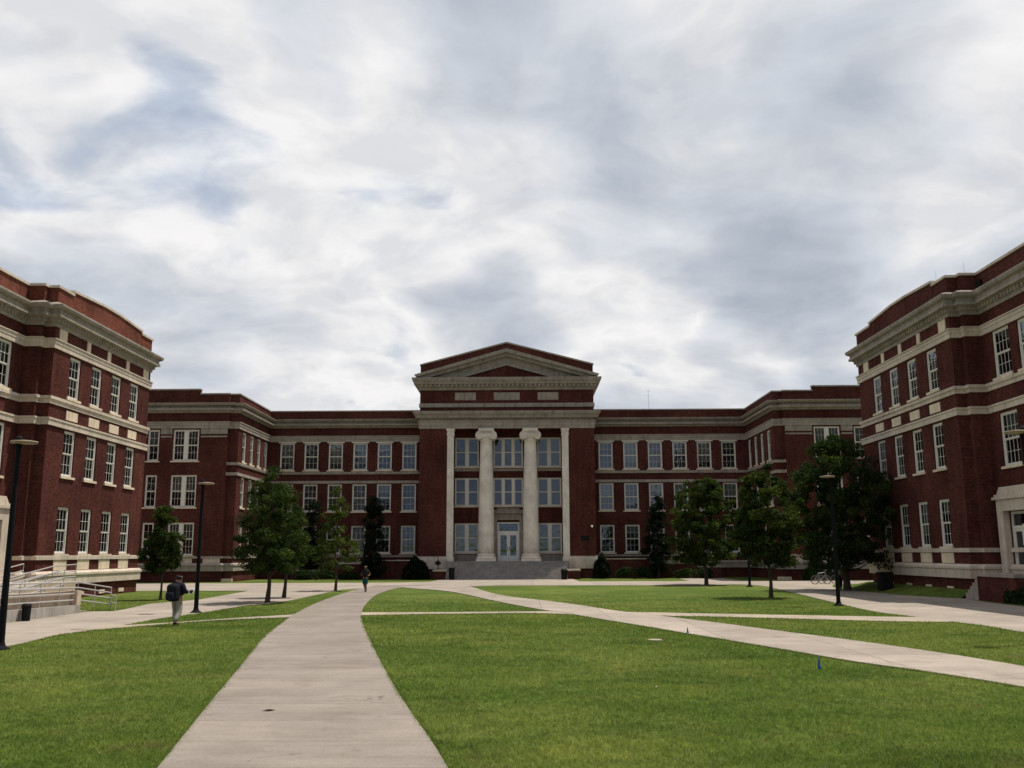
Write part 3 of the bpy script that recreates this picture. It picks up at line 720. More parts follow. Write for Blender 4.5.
paths['cross_walk_middle'] = [(-7.4,39.05)]+crom([(-6.6,39.0),(-3.8,38.95),(-.95,39.2),(1.4,39.5)])+[(2.6,38.4),(2.9,36.6)]+crom([(2.1,37.1),(.7,38.0),(-.93,38.1),(-3.7,37.75),(-6.3,37.2)])+[(-7,37)]
paths['cross_walk_right'] = [(3.6,38.4)]+crom([(4.0,38.95),(5.5,38.4),(8.5,37.3),(11.3,36.3),(14.4,35.3)])+[(15.2,34.5),(15.1,32.9)]+crom([(14.6,32.75),(13.3,33),(12.1,33.4),(10,34.5),(7.35,35.65),(5.0,36.5)])+[(4.2,37.3)]
dt = crom([(-5.6,70.5),(-3.9,68.4),(-1.33,54.5),(1.8,46.2),(4,39.1),(5.21,36.3),(6.69,32.5),(7.83,29.2),(8.92,26.2),(9.9,22.9),(10.5,20.1),(11.1,17),(11.5,14),(12,10),(12.8,4),(13.5,-1)])
db = crom([(-9.0,69),(-8.0,65.8),(-4.6,59.6),(-1.14,46.8),(.72,40.6),(1.35,39.2),(2.17,36.5),(3.85,31.5),(5.12,27.7),(6.39,23.9),(7.22,21.3),(8.22,19.1),(8.9,17.1),(9.6,14.5),(10.4,11),(11.2,7),(12.4,-1)])
paths['diagonal_walk'] = dt+db[::-1]
zz = {'path': .032, 'plaza': .020, 'left_walk': .016, 'right_walk': .024, 'cross_walk_left': .028, 'cross_walk_middle': .0285, 'cross_walk_right': .0215, 'diagonal_walk': .0365}
mm = {'path': 'pathA', 'cross_walk_left': 'pathC', 'cross_walk_middle': 'pathC', 'cross_walk_right': 'pathC', 'diagonal_walk': 'pathB'}
for k, poly in paths.items():
    b = MB(); b.slab(poly, -.1, zz[k]); struct(b.build(k, mm.get(k, 'pathB')))

b = MB(); bk = [(22.4,48.9,22.98),(22.0,49.8,22.98),(21.15,52.7,22.98),(20.85,56.8,22.98),(20.55,61,22.98),(20.9,63,22.98)]
b.add([(a_,y_,.0) for a_,y_,c_ in bk]+[((a_+c_)/2+.2,y_,.30) for a_,y_,c_ in bk]+[(c_,y_,.46) for a_,y_,c_ in bk],
      [f_ for i in range(5) for f_ in ((i,i+6,i+7,i+1),(i+6,i+12,i+13,i+7))]+[(5,11,17)])
for f_i in range(len(b.f)): b.f[f_i] = b.f[f_i][::-1]
struct(b.build('grass_bank', 'lawn'))

def inside(px, py, poly):
    poly = np.array(poly); c = np.zeros(len(px), bool); j = len(poly)-1
    for i in range(len(poly)):
        xi, yi = poly[i]; xj, yj = poly[j]
        if yi != yj: c ^= ((yi > py) != (yj > py)) & (px < (xj-xi)*(py-yi)/(yj-yi)+xi)
        j = i
    return c
def set_tint(me, vals):
    at = me.attributes.new('tint', 'FLOAT', 'POINT'); at.data.foreach_set('value', np.asarray(vals, np.float32))

# grass blades over the nearer lawns
N = 1000000
D = 8.5+(62-8.5)*rng.random(N)**2.2
X = (rng.random(N)*2-1)*(.70*D+4)-.01*D
edge = rng.normal(0, .035, (2, N))
keep = np.ones(N, bool)
for poly in paths.values(): keep &= ~inside(X+edge[0], D+edge[1], poly)
keep &= (X > -24) & (X < 27) & (rng.random(N) < np.clip((62-D)/26, 0, 1))
X, D = X[keep], D[keep]
ex, ey = [], []
for k, poly in paths.items():
    if k == 'plaza': continue
    for (xa, ya), (xb, yb) in zip(poly, poly[1:]+poly[:1]):
        if not (6 < (ya+yb)/2 < 45) or abs(xa) > 24 or abs(xb) > 24: continue
        L_ = math.hypot(xb-xa, yb-ya); q = int(L_*max(60, 420-9*(ya+yb)/2)); t_ = rng.random(q)
        cl_ = np.sin(t_*L_*5+xa)*.5+np.sin(t_*L_*13+ya)*.5
        off = rng.normal(0, .022, q)+.02*cl_
        ex.append(xa+(xb-xa)*t_+off*(yb-ya)/L_); ey.append(ya+(yb-ya)*t_-off*(xb-xa)/L_)
ex = np.concatenate(ex); ey = np.concatenate(ey)
ok = np.ones(len(ex), bool)
for poly in paths.values():
    c_ = np.array(poly).mean(0); ok &= ~(inside(ex, ey, poly) & inside(ex+.06, ey, poly) & inside(ex-.06, ey, poly) & inside(ex, ey+.06, poly) & inside(ex, ey-.06, poly))
X = np.concatenate([X, ex[ok]]); D = np.concatenate([D, ey[ok]]); n = len(X)
patch = .5+.5*np.sin(X*1.7+np.sin(D*1.1)*2)*np.sin(D*1.3+np.sin(X*.8)*2)
h = (.020+.022*rng.random(n)+.012*patch)*(1+.010*D)*np.clip((66-D)/30,.2,1); w = (.004+.0035*rng.random(n))*(.6+.055*D)
a = rng.random(n)*2*PI; lean = rng.normal(0, .6, (2, n))*h
v = np.zeros((n, 3, 3), np.float32)
v[:,0,0] = X-np.cos(a)*w; v[:,0,1] = D-np.sin(a)*w; v[:,1,0] = X+np.cos(a)*w; v[:,1,1] = D+np.sin(a)*w
v[:,2,0] = X+lean[0]; v[:,2,1] = D+lean[1]; v[:,2,2] = h
me = bpy.data.meshes.new('grass'); me.vertices.add(n*3); me.vertices.foreach_set('co', v.ravel())
me.loops.add(n*3); me.loops.foreach_set('vertex_index', np.arange(n*3, dtype=np.int32)); me.polygons.add(n)
me.polygons.foreach_set('loop_start', np.arange(0, n*3, 3, dtype=np.int32)); me.update(calc_edges=True)
set_tint(me, np.repeat(rng.random(n), 3)); me.materials.append(M['blade'])
go = bpy.data.objects.new('grass', me); C.objects.link(go); go['kind'] = 'stuff'; tag(go, 'short mown grass blades on the courtyard lawns', 'grass')

# ------------------------------------------------------------------ vegetation
def leaves_mesh(name, pts, size, mat, up=.25, origin=(0,0,0), tint=None):
    n = len(pts); pts = np.asarray(pts, float)-np.array(origin)
    nrm = rng.normal(size=(n,3)); nrm[:,2] += up; nrm /= np.linalg.norm(nrm, axis=1)[:,None]
    t_ = np.cross(nrm, rng.normal(size=(n,3))); t_ /= np.linalg.norm(t_, axis=1)[:,None]; bt = np.cross(nrm, t_)
    s = (size*(.6+.8*rng.random(n)))[:,None]
    v = np.empty((n,4,3), np.float32)
    v[:,0] = pts-t_*s; v[:,1] = pts+bt*s*.55+nrm*s*.12; v[:,2] = pts+t_*s; v[:,3] = pts-bt*s*.55+nrm*s*.12
    me = bpy.data.meshes.new(name); me.vertices.add(n*4); me.vertices.foreach_set('co', v.ravel())
    me.loops.add(n*4); me.loops.foreach_set('vertex_index', np.arange(n*4, dtype=np.int32)); me.polygons.add(n)
    me.polygons.foreach_set('loop_start', np.arange(0, n*4, 4, dtype=np.int32)); me.update(calc_edges=True)
    if tint is None: tint = rng.random(n)
    set_tint(me, np.repeat(tint, 4)); me.materials.append(M[mat]); return me
def crown_points(cx, cy, z0, z1, rad, prof, nclump, per, csize, off=(0,0)):
    """clumps through an uneven envelope; prof(t) gives relative radius at relative height t"""
    cl = []; tries = 0
    ph = rng.random(6)*2*PI
    while len(cl) < nclump:
        t_ = rng.random(); az = rng.random()*2*PI
        lump = 1+.11*math.sin(2*az+ph[0]+t_*5)+.10*math.sin(3*az+ph[1]-t_*8)+.09*math.sin(5*az+ph[2]+t_*13)
        R = rad*prof(t_)*lump
        if rng.random() > (R/rad)**1.2+.05: continue
        r = R*(rng.random()**.45)
        if rng.random() < .08: r = R*(1.0+.09*rng.random())
        cl.append((cx+r*math.cos(az)+off[0]*t_, cy+r*math.sin(az)+off[1]*t_, z0+(z1-z0)*t_))
    cl = np.array(cl); pts = []; tn = []
    for c in cl:
        k = int(per*(.6+.8*rng.random())); cs = csize*(.6+.8*rng.random())
        d = rng.normal(size=(k,3)); d /= np.linalg.norm(d, axis=1)[:,None]; d *= (cs*rng.random(k)**.5)[:,None]; d[:,2] *= .7
        pts.append(c+d); base = rng.random(); tn.append(np.clip(.55*base+.45*rng.random(k), 0, 1))
    return cl, np.concatenate(pts), np.concatenate(tn)
def tree(x, y, z0, z1, rad, prof, label, mat='leaf', nclump=110, per=80, csize=.42, leaf=.08, trunk=.11, group='young trees on the courtyard lawns', off=(0,0), name='tree', cat='tree'):
    root = thing(name, (x,y,0), label, cat, group)
    cl, pts, tn = crown_points(x, y, z0, z1, rad, prof, int(nclump*1.7), int(per*1.55), csize*.82, off); leaf *= .72
    me = leaves_mesh('crown', pts, leaf, mat, origin=(x,y,z0), tint=tn)
    o = bpy.data.objects.new('crown', me); C.objects.link(o); attach(o, root, (x,y,z0))
    b = MB(); H = z1-z0; n = 7
    sp = [(x+.05*math.sin(k*1.3+x), y+.05*math.cos(k*1.7+y), -.05+(z0+.75*H)*k/n) for k in range(n+1)]
    rs = [trunk*(1.35 if k == 0 else 1-.8*k/n) for k in range(n+1)]
    b.poly(sp, rs, 9)
    order = rng.permutation(len(cl))[:26]
    for i in order:
        c = cl[i]; zb = max(z0*.8, min(c[2]-.5*math.hypot(c[0]-x, c[1]-y)-.15, z0+.7*H)); f_ = zb/(z0+.75*H)
        r_ = max(.012, trunk*.42*(1-.7*f_)); p0 = Vector((x,y,zb)); p2 = Vector(c); p1 = (p0+p2)/2+Vector((0,0,-.08*(p2-p0).length))
        b.poly([p0,p1,p2], [r_, r_*.65, r_*.25], 6)
    b.build('trunk', 'bark', root)
    return root
egg = lambda t_: (math.sin(PI*min(1, .10+.90*t_)**.72)**.75) if t_ < .97 else .15
cone = lambda t_: max(.08, (1-t_)**.75*min(1, .55+2.5*t_))
rnd = lambda t_: max(.1, math.sqrt(max(0, 1-(2*t_-1.0)**2))*.95+.05)
oval = lambda t_: max(.1, (math.sqrt(max(0, 1-(1.8*t_-.75)**2)) if t_ < .95 else .22))
tree(-12.72, 47.1, 1.55, 6.9, 2.35, lambda t_: max(.1, (1-t_)**.66*min(1, .66+1.4*t_)), 'bushy dark tree left of the main path, nearer of an overlapping pair', 'leaf', 130, 85, .42)
tree(-13.2, 52.3, 1.7, 5.9, 1.45, lambda t_: max(.12, (1-t_)**.6*min(1, .6+1.6*t_)), 'smaller tree half hidden behind the bushy dark one left of the path', 'leaf', 80, 75, .40, trunk=.10)
tree(-12.25, 61.6, 1.4, 6.8, 1.65, cone, 'thin pale green tree with open branches beside the far end of the path', 'leafy', 60, 44, .36, .10, .085)
tree(-19.4, 50.5, 1.5, 5.0, 1.12, lambda t_: max(.1, (1-t_)**.5*min(1, .55+1.8*t_)), 'small slim tree in front of the left pavilion, behind the person with the backpack', 'leaf', 60, 70, .34, .10, .065)
tree(13.6, 70.5, 1.5, 7.9, 2.3, lambda t_: max(.12, (1-abs(2*(t_-.38)/1.25)**2.2)**.6 if abs(2*(t_-.38)/1.25) < 1 else .12), 'egg shaped tree on the right lawn before the right wing, farthest from the camera there', 'leaf', 150, 80, .48, .125, .13)
tree(13.15, 50.5, 1.75, 7.0, 1.55, lambda t_: max(.12, (1-abs(2*(t_-.40)/1.21)**2.3)**.6 if abs(2*(t_-.40)/1.21) < 1 else .12), 'tree on the right lawn with bare trunk and shadow on the grass around it', 'leaf', 120, 82, .42, .11, .10)
tree(20.25, 59.5, 1.5, 9.6, 3.0, lambda t_: max(.12, (1-abs(2*(t_-.42)/1.17)**2.6)**.6 if abs(2*(t_-.42)/1.17) < 1 else .12), 'large dark tree against the corner of the right block', 'leafd', 190, 78, .62, .13, .2)
def evergreen(x, y, z0, z1, rad, label, group='columnar evergreens against the main building'):
    root = thing('evergreen_tree', (x,y,0), label, 'tree', group)
    cl, pts, tn = crown_points(x, y, z0, z1, rad*1.05, lambda t_: max(.16, (1-t_)**.38*min(1, .6+1.3*t_)), 150, 80, .42)
    o = bpy.data.objects.new('foliage', leaves_mesh('foliage', pts, .085, 'needle', .1, (x,y,z0), tn)); C.objects.link(o); attach(o, root, (x,y,z0))
    b = MB(); b.tube((x,y,-.05),(x,y,z1*.8),.13,.03,8); b.build('trunk', 'bark', root)
evergreen(-20.1, 89.6, .3, 7.5, 1.25, 'dark columnar evergreen on the left wing, behind the bushy tree')
evergreen(-14.1, 88.6, .3, 7.7, 1.32, 'dark columnar evergreen on the left wing, right of the thin pale tree')
evergreen(12.75, 88.8, .3, 7.7, 1.25, 'dark columnar evergreen against the right wing, left of the egg shaped tree')
def shrub(x, y, rx, ry, h, label, mat='hedge', n=5000, group='clipped shrubs below the main building', boxy=False, leaf=.07):
    nrm = rng.normal(size=(n,3)); nrm /= np.linalg.norm(nrm, axis=1)[:,None]; nrm[:,2] = np.abs(nrm[:,2])
    if boxy: nrm = np.sign(nrm)*np.abs(nrm)**.55
    lump = 1+.07*np.sin(nrm[:,0]*7+x)+.07*np.sin(nrm[:,1]*8+nrm[:,2]*6)
    k = (.72+.28*rng.random(n)**.5)*lump
    pts = np.stack([nrm[:,0]*rx*k, nrm[:,1]*ry*k, .06+nrm[:,2]*h*k*.97], 1)
    root = thing('shrub', (x,y,0), label, 'shrub', group)
    o = bpy.data.objects.new('foliage', leaves_mesh('foliage', pts, leaf, mat, .3)); C.objects.link(o); attach(o, root, (x,y,0))
    b = MB()
    for q in range(5):
        a = q*1.257; b.tube((x,y,-.02),(x+rx*.5*math.cos(a),y+ry*.5*math.sin(a),h*.6),.03,.012,5)
    b.build('stem', 'bark', root)
shrub(-9.95, 87.6, 1.2, 1.1, 2.0, 'large round dark shrub left of the entrance stairs', 'needle', 6500, leaf=.09)
shrub(7.4, 88.5, .8, .8, 2.2, 'tall dark shrub right of the entrance stairs, beside the pier', 'needle', 4000, leaf=.09)
shrub(10.4, 88.4, 1.75, .6, .95, 'low wide hedge before the right ramp wall, nearer the entrance', 'hedge', 5000, boxy=True)
shrub(15.9, 88.0, 1.8, .6, .85, 'low wide hedge at the far right end of the right ramp wall', 'hedge', 5000, boxy=True)
shrub(-19.2, 87.4, 1.9, .7, .85, 'low hedge before the left ramp wall, behind the pair of trees', 'hedge', 5000, boxy=True)
shrub(-16.3, 88.2, .9, .6, .8, 'small low bush before the left ramp wall, near the thin pale tree', 'hedge', 3000)
shrub(25.2, 80.5, 1.5, .8, 1.3, 'low bush at the right pavilion wall behind the parked bicycles', 'hedge', 4500)
shrub(23.0, 44.0, .75, .9, .75, 'low leafy bush in the bed beside the right door steps', 'hedge', 3500, 'shrubs in beds by the side blocks')
shrub(23.2, 41.8, .7, 1.0, .6, 'low spreading bush in the right bed at the frame edge', 'leafy', 3000, 'shrubs in beds by the side blocks')

# ------------------------------------------------------------------ ramp walls before the wings
def ramp_wall(segs, label):
    xs = [s[0] for s in segs]+[s[1] for s in segs]
    root = thing('ramp_wall', ((min(xs)+max(xs))/2, 90.2, 0), label, 'wall', 'stepped brick ramp walls')
    for a, c, y, z in segs:
        b = MB(); b.box(a, c, y, y+.32, 0, z-.09); w_ = b.build('wall', 'brick', root)
        b = MB(); b.box(a-.04, c+.04, y-.05, y+.37, z-.088, z); b.build('coping', 'stone', w_)
    return root
ramp_wall([(-22.0,-19.4,89.2,.9),(-19.35,-15.3,90.0,1.5),(-15.25,-10.3,90.1,1.78)], 'low stepped brick wall with pale caps before the left wing')
ramp_wall([(7.3,12.2,90.1,1.86),(12.25,16.6,90.0,1.42),(16.65,18.7,89.2,1.1)], 'low stepped brick wall with pale caps before the right wing')

# ------------------------------------------------------------------ access ramp at the left door
rp = thing('access_ramp', (-20.5, 38, 0), 'concrete and stone access ramp with metal handrails at the left block door', 'ramp')
def wedge(x0, x1, y0, y1, z0, z1, name, mat):
    b = MB(); b.add([(x0,y0,0),(x1,y0,0),(x1,y1,0),(x0,y1,0),(x0,y0,z0),(x1,y0,z0),(x1,y1,z1),(x0,y1,z1)],
        [(0,3,2,1),(4,5,6,7),(0,1,5,4),(1,2,6,5),(2,3,7,6),(3,0,4,7)]); return b.build(name, mat, rp)
M['rampstone'] = stone_mat('ramp stone', (.50,.40,.30), .6)
M['rampconc'] = stone_mat('ramp concrete', (.38,.35,.31), .7)
wedge(-20.3, -18.96, 31.5, 41.2, .26, .02, 'ramp_slab', 'rampconc')
wedge(-18.70, -18.46, 30.0, 39.4, .50, .34, 'kerb_wall', 'rampconc')
wedge(-18.95, -18.71, 30.0, 39.0, 1.0, .92, 'side_wall', 'rampstone')
b = MB(); b.box(-18.97,-18.46,39.02,39.4,0,.94); b.build('wall_pier', 'rampstone', rp)
wedge(-24.4, -18.98, 30.0, 31.49, .26, .26, 'landing', 'rampconc')
wedge(-24.4, -23.0, 31.5, 39.5, .26, .27, 'ramp_slab', 'rampconc')
wedge(-24.4, -23.0, 39.51, 45.6, .27, 1.05, 'ramp_slab', 'rampconc')
wedge(-22.98, -22.75, 31.5, 45.6, .5, 1.1, 'side_wall', 'rampstone')
wedge(-26.7, -22.9, 45.61, 48.15, 1.05, 1.05, 'landing', 'rampstone')
def rail(pts, heights=(.92,.55), post_every=1.6, lower=True):
    b = MB(); pts = [Vector(p) for p in pts]
    for hh in heights: b.poly([p+Vector((0,0,hh)) for p in pts], [.030]*len(pts), 7)
    for a, c in zip(pts[:-1], pts[1:]):
        n = max(1, round((c-a).length/post_every))
        for k in range(n+1):
            p = a.lerp(c, k/n); b.tube(p, p+Vector((0,0,heights[0])), .021, .021, 6)
    return b.build('handrail', 'steel', rp)
rail([(-18.58,30.2,.50),(-18.58,39.3,.35),(-18.3,41.9,.03)], (.92,.70,.46,.2))
rail([(-18.3,41.9,.03),(-17.5,40.6,.02)], (.62,.3))
rail([(-20.25,31.6,.26),(-20.25,41.2,.03)], (.95,.75,.5,.25))
rail([(-21.4,37.0,.05),(-21.4,43.8,.75)], (.95,.6,.3))
rail([(-22.86,38.0,.2),(-22.86,39.5,.26),(-22.86,45.6,.98),(-22.86,48.0,1.05)], (.86,.52,.26), 1.9)
rail([(-24.3,31.6,.26),(-24.3,39.5,.27),(-24.3,45.6,1.05)], (.92,.6,.3))
rail([(-18.8,31.2,.26),(-24.3,30.1,.26)], (.92,.55))

# ------------------------------------------------------------------ street lamps
def lamp(x, y, h, side, label):
    r = thing('street_lamp', (x,y,0), label, 'lamp post', 'black courtyard lamp posts')
    b = MB(); b.lathe(x, y, [(.095,.05),(.09,.6),(.088,.62),(.06,h-.02)], 14); b.build('pole', 'lamp', r)
    b = MB(); b.lathe(x, y, [(.23,0),(.23,.05),(.17,.07),(.12,.12),(.10,.2)], 16); b.build('base', 'lamp', r)
    hx = x+side*.14
    b = MB(); b.lathe(hx, y, [(.08,h),(.33,h+.03),(.345,h+.055),(.33,h+.08),(.1,h+.11)], 24); hd = b.build('lamp_head', 'lampplate', r)
    b = MB(); b.lathe(x, y, [(.07,h-.12),(.09,h-.04),(.09,h+.16),(.03,h+.24)], 12); b.build('finial', 'lamp', hd)
    return r
lamp(-13.42, 24.4, 5.30, 1, 'black lamp post at the left edge, nearest on the left walk')
lamp(-13.58, 39.3, 5.30, 1, 'black lamp post beside the person with a backpack')
lamp(14.2, 42.9, 5.75, -1, 'black lamp post on the right lawn edge before the large dark tree')
lamp(15.84, 66.3, 5.4, -1, 'black lamp post standing among the crown of the right lawn tree')
lamp(13.7, 25.3, 5.55, -1, 'black lamp post cut off by the right frame edge')

# ------------------------------------------------------------------ bins, lantern, small things
def bin_(x, y, r, h, label, mat='black'):
    t_ = thing('trash_can', (x,y,0), label, 'trash can', 'dark trash cans')
    b = MB(); b.lathe(x, y, [(r*.86,0),(r*.9,.06),(r,h*.82),(r*1.03,h*.84)], 18); b.build('body', mat, t_)
    b = MB(); b.lathe(x, y, [(r*1.08,h*.84),(r*1.08,h*.9),(r*.8,h),(r*.45,h)], 18); b.build('lid', mat, t_)
    return t_
bin_(-18.24, 34.7, .165, .64, 'small dark trash can before the left access ramp')
tb = thing('trash_bin', (21.6,56.6,0), 'square black bin in the shade before the right block', 'trash bin')
b = MB(); b.box(21.25,21.95,56.3,56.95,.06,1.08); b.box(21.3,21.9,56.35,56.9,0,.06); b.build('body', 'black', tb)
b = MB(); b.box(21.21,21.99,56.26,56.99,1.083,1.2); b.box(21.36,21.84,56.25,56.3,.82,1.0); b.build('lid', 'black', tb)
bin_(-6.5, 86.0, .27, 1.1, 'dark trash can left of the entrance stairs')
bin_(3.75, 85.6, .30, .95, 'dark trash can right of the entrance stairs')
ln = thing('lantern', (-8.5,89.0,.9), 'small dark lantern on the low wall left of the entrance stairs', 'lantern')
b = MB(); b.lathe(-8.0, 88.7, [(.14,.9),(.14,.95),(.04,.98),(.04,1.3)], 12); b.build('post', 'black', ln)
b = MB(); b.lathe(-8.0, 88.7, [(.1,1.3),(.32,1.45),(.2,1.62),(.04,1.75),(.03,2.1)], 12); b.build('lamp_head', 'black', ln)
def flag(x, y, h, label, green):
    t_ = thing('marker_flag', (x,y,0), label, 'marker flag', 'blue utility marker flags on the lawn')
    b = MB(); b.tube((x,y,-.02),(x,y,h),.006,.006,6); b.build('wire', 'greenf' if green else 'steel', t_)
    b = MB(); n = 6; vs = []; fs = []
    for k in range(n+1):
        z = h-.02-(h*.78)*k/n; w = .010+.040*k/n; o = .012*math.sin(k*1.4)
        vs += [(x-w*.5, y+o-.006, z), (x+w, y-o-.006, z-.01), (x-w*.5, y+o+.002, z), (x+w, y-o+.002, z-.01)]
    for k in range(n):
        i = 4*k; fs += [(i,i+1,i+5,i+4),(i+3,i+2,i+6,i+7),(i+1,i+3,i+7,i+5),(i+2,i,i+4,i+6)]
    b.add(vs, fs); b.build('flag', 'bluef', t_)
flag(6.05, 19.75, .30, 'blue marker flag with green tip, nearest on the right lawn', True)
flag(4.89, 28.5, .22, 'tiny dark blue marker flag at the edge of the diagonal walk', False)
b = MB(); b.lathe(3.63, 26.4, [(.20,.0),(.20,.035),(.17,.045),(.02,.05)], 16); tag(b.build('valve_cover', 'covercon'), 'tan round valve cover lying flat in the right lawn', 'valve cover')
b = MB(); b.add([(2.35,17.26,.035),(2.40,17.25,.04),(2.405,17.29,.038),(2.36,17.30,.045),(2.38,17.28,.055)], [(0,1,4),(1,2,4),(2,3,4),(3,0,4)]); tag(b.build('litter', 'covercon'), 'small crumpled white scrap on the near right lawn', 'litter')
b = MB(); b.add([(-4.02,14.80,.04),(-3.9,14.76,.05),(-3.8,14.84,.045),(-3.92,14.9,.042),(-3.91,14.83,.06)], [(0,1,4),(1,2,4),(2,3,4),(3,0,4)]); tag(b.build('fallen_leaf', 'rust'), 'dark fallen leaf on the main path', 'leaf')
b = MB()
for k in range(5): b.box(-14.45+.13*k, -14.38+.13*k+.03*(k%2), 32.3+.05*(k%3), 32.42+.06*(k%2), .0, .0195)
struct(b.build('survey_paint_mark', 'orange'))

# ------------------------------------------------------------------ people
def skinned(name, chains, mat, parent, R, sub=1):
    """chains: list of (points, radii); points equal to an earlier one are shared"""
    vs = []; es = []; rr = []; idx = {}; roots = set()
    for pts, rs in chains:
        prev = None
        for p, r in zip(pts, rs):
            key = tuple(round(q, 4) for q in p)
            if key not in idx:
                idx[key] = len(vs); vs.append(p); rr.append(r)
                if prev is None: roots.add(idx[key])
            if prev is not None: es.append((prev, idx[key]))
            prev = idx[key]
    me = bpy.data.meshes.new(name); me.from_pydata(vs, es, []); me.materials.append(M[mat])
    o = bpy.data.objects.new(name, me); C.objects.link(o); o.parent = parent
    md = o.modifiers.new('skin', 'SKIN'); md.use_smooth_shade = True; md.branch_smoothing = .4
    for i, r in enumerate(rr):
        sv = me.skin_vertices[0].data[i]; sv.radius = (r, r); sv.use_root = i in roots
    if sub:
        ss = o.modifiers.new('sub', 'SUBSURF'); ss.levels = sub; ss.render_levels = sub
    return o
def person(x, y, rz, J, label, skin, shirt, legs, group=None, shorts=False, hairlen=0, sleeves='long', z=.0, scale=1.0):
    """J: joints in local space, +Y forward"""
    root = thing('person', (x,y,z), label, 'person', group); root.rotation_euler = (0,0,rz); root.scale = (scale,)*3
    pel, spi, che, nec, hb, hm, ht = J['pel'], J['spi'], J['che'], J['nec'], J['hb'], J['hm'], J['ht']
    ch = [([pel,spi,che,nec,hb,hm,ht], [.16,.14,.16,.065,.085,.120,.085])]
    cloth = [([pel,spi,che,J['col']], [.24,.235,.25,.11])]; tro = [([pel, (pel[0],pel[1],pel[2]+.07)], [.20,.19])]
    for s in 'lr':
        sh, el, wr_, pa = J['sh'+s], J['el'+s], J['wr'+s], J['pa'+s]
        ch.append(([che,sh,el,wr_,pa], [.16,.075,.055,.035,.036]))
        if sleeves == 'long': cloth.append(([che,sh,el,tuple(e+(w-e)*.88 for e, w in zip(el, wr_))], [.25,.12,.095,.07]))
        else: cloth.append(([che,sh,tuple(a+(e-a)*.7 for a, e in zip(sh, el))], [.25,.12,.10]))
        hp, kn, an, to = J['hp'+s], J['kn'+s], J['an'+s], J['to'+s]
        ch.append(([pel,hp,kn,an,to], [.16,.11,.075,.05,.042]))
        tro.append(([pel,hp,kn]+([] if shorts else [(an[0],an[1],an[2]+.03)]), [.20,.125,.105 if not shorts else .12]+([] if shorts else [.088])))
        # fingers: four unequal ones and a thumb rooted in the palm
        d = (Vector(pa)-Vector(wr_)).normalized(); side = d.cross(Vector((0,1,0)))
        side = side.normalized() if side.length > .1 else Vector((1,0,0)); cv = d.cross(side)
        for k, L in enumerate((.062,.072,.068,.052)):
            q0 = Vector(pa)+side*(.027-.018*k)-d*.01; q1 = q0+d*L*.6; q2 = q1+(d*.7+cv*.7)*L*.5
            ch.append(([tuple(q0),tuple(q1),tuple(q2)], [.010,.009,.007]))
        q0 = Vector(wr_)+(Vector(pa)-Vector(wr_))*.5+side*.02; q1 = q0+side*.04+d*.02; q2 = q1+d*.035
        ch.append(([tuple(q0),tuple(q1),tuple(q2)], [.012,.010,.008]))
    # nose and ears
    fwd = (Vector(hm)-Vector(hb)); fy = Vector(J.get('face', (0,1,0)))
    nz = Vector(hm)+fy*.085-Vector((0,0,.012)); ch.append(([tuple(nz-fy*.03), tuple(nz+fy*.022)], [.014,.012]))
    sx = Vector((fy.y,-fy.x,0))
    for s in (-1, 1): ch.append(([tuple(Vector(hm)+sx*s*.08), tuple(Vector(hm)+sx*s*.102)], [.022,.016]))
    skinned('body', ch, skin, root, None)
    skinned('shirt', cloth, shirt, root, None); skinned('shorts' if shorts else 'trousers', tro, legs, root, None)
    for s in 'lr':
        an, to = Vector(J['an'+s]), Vector(J['to'+s]); d = (to-an); d.z = 0; d = d.normalized()
        skinned('shoe', [([tuple(an-d*.06+Vector((0,0,-.025))), tuple(an+d*.05+Vector((0,0,-.025))), tuple(to+d*.05)], [.046,.048,.036])], 'hair', root, None)
    hr = [([tuple(Vector(hm)-fy*.05+Vector((0,0,-.075-hairlen))), tuple(Vector(hm)-fy*.04+Vector((0,0,.03))), tuple(Vector(ht)-fy*.015+Vector((0,0,.0)))], [.12,.135,.105])]
    skinned('hair', hr, 'hair', root, None)
    for s in (-1, 1):
        e = MB(); p = Vector(hm)+fy*.086+sx*s*.033+Vector((0,0,.012)); e.tube(p-fy*.006, p+fy*.006, .011, .008, 8)
        o = bpy.data.objects.new('eye', e.mesh('eye', 'eye')); C.objects.link(o); o.parent = root
    return root
base = dict(pel=(0,0,.94), spi=(0,.01,1.12), che=(0,.01,1.31), nec=(0,.015,1.46), col=(0,.015,1.45), hb=(0,.03,1.52), hm=(0,.035,1.60), ht=(0,.025,1.675),
    shl=(-.175,0,1.39), shr=(.175,0,1.39), hpl=(-.11,0,.86), hpr=(.11,0,.86))
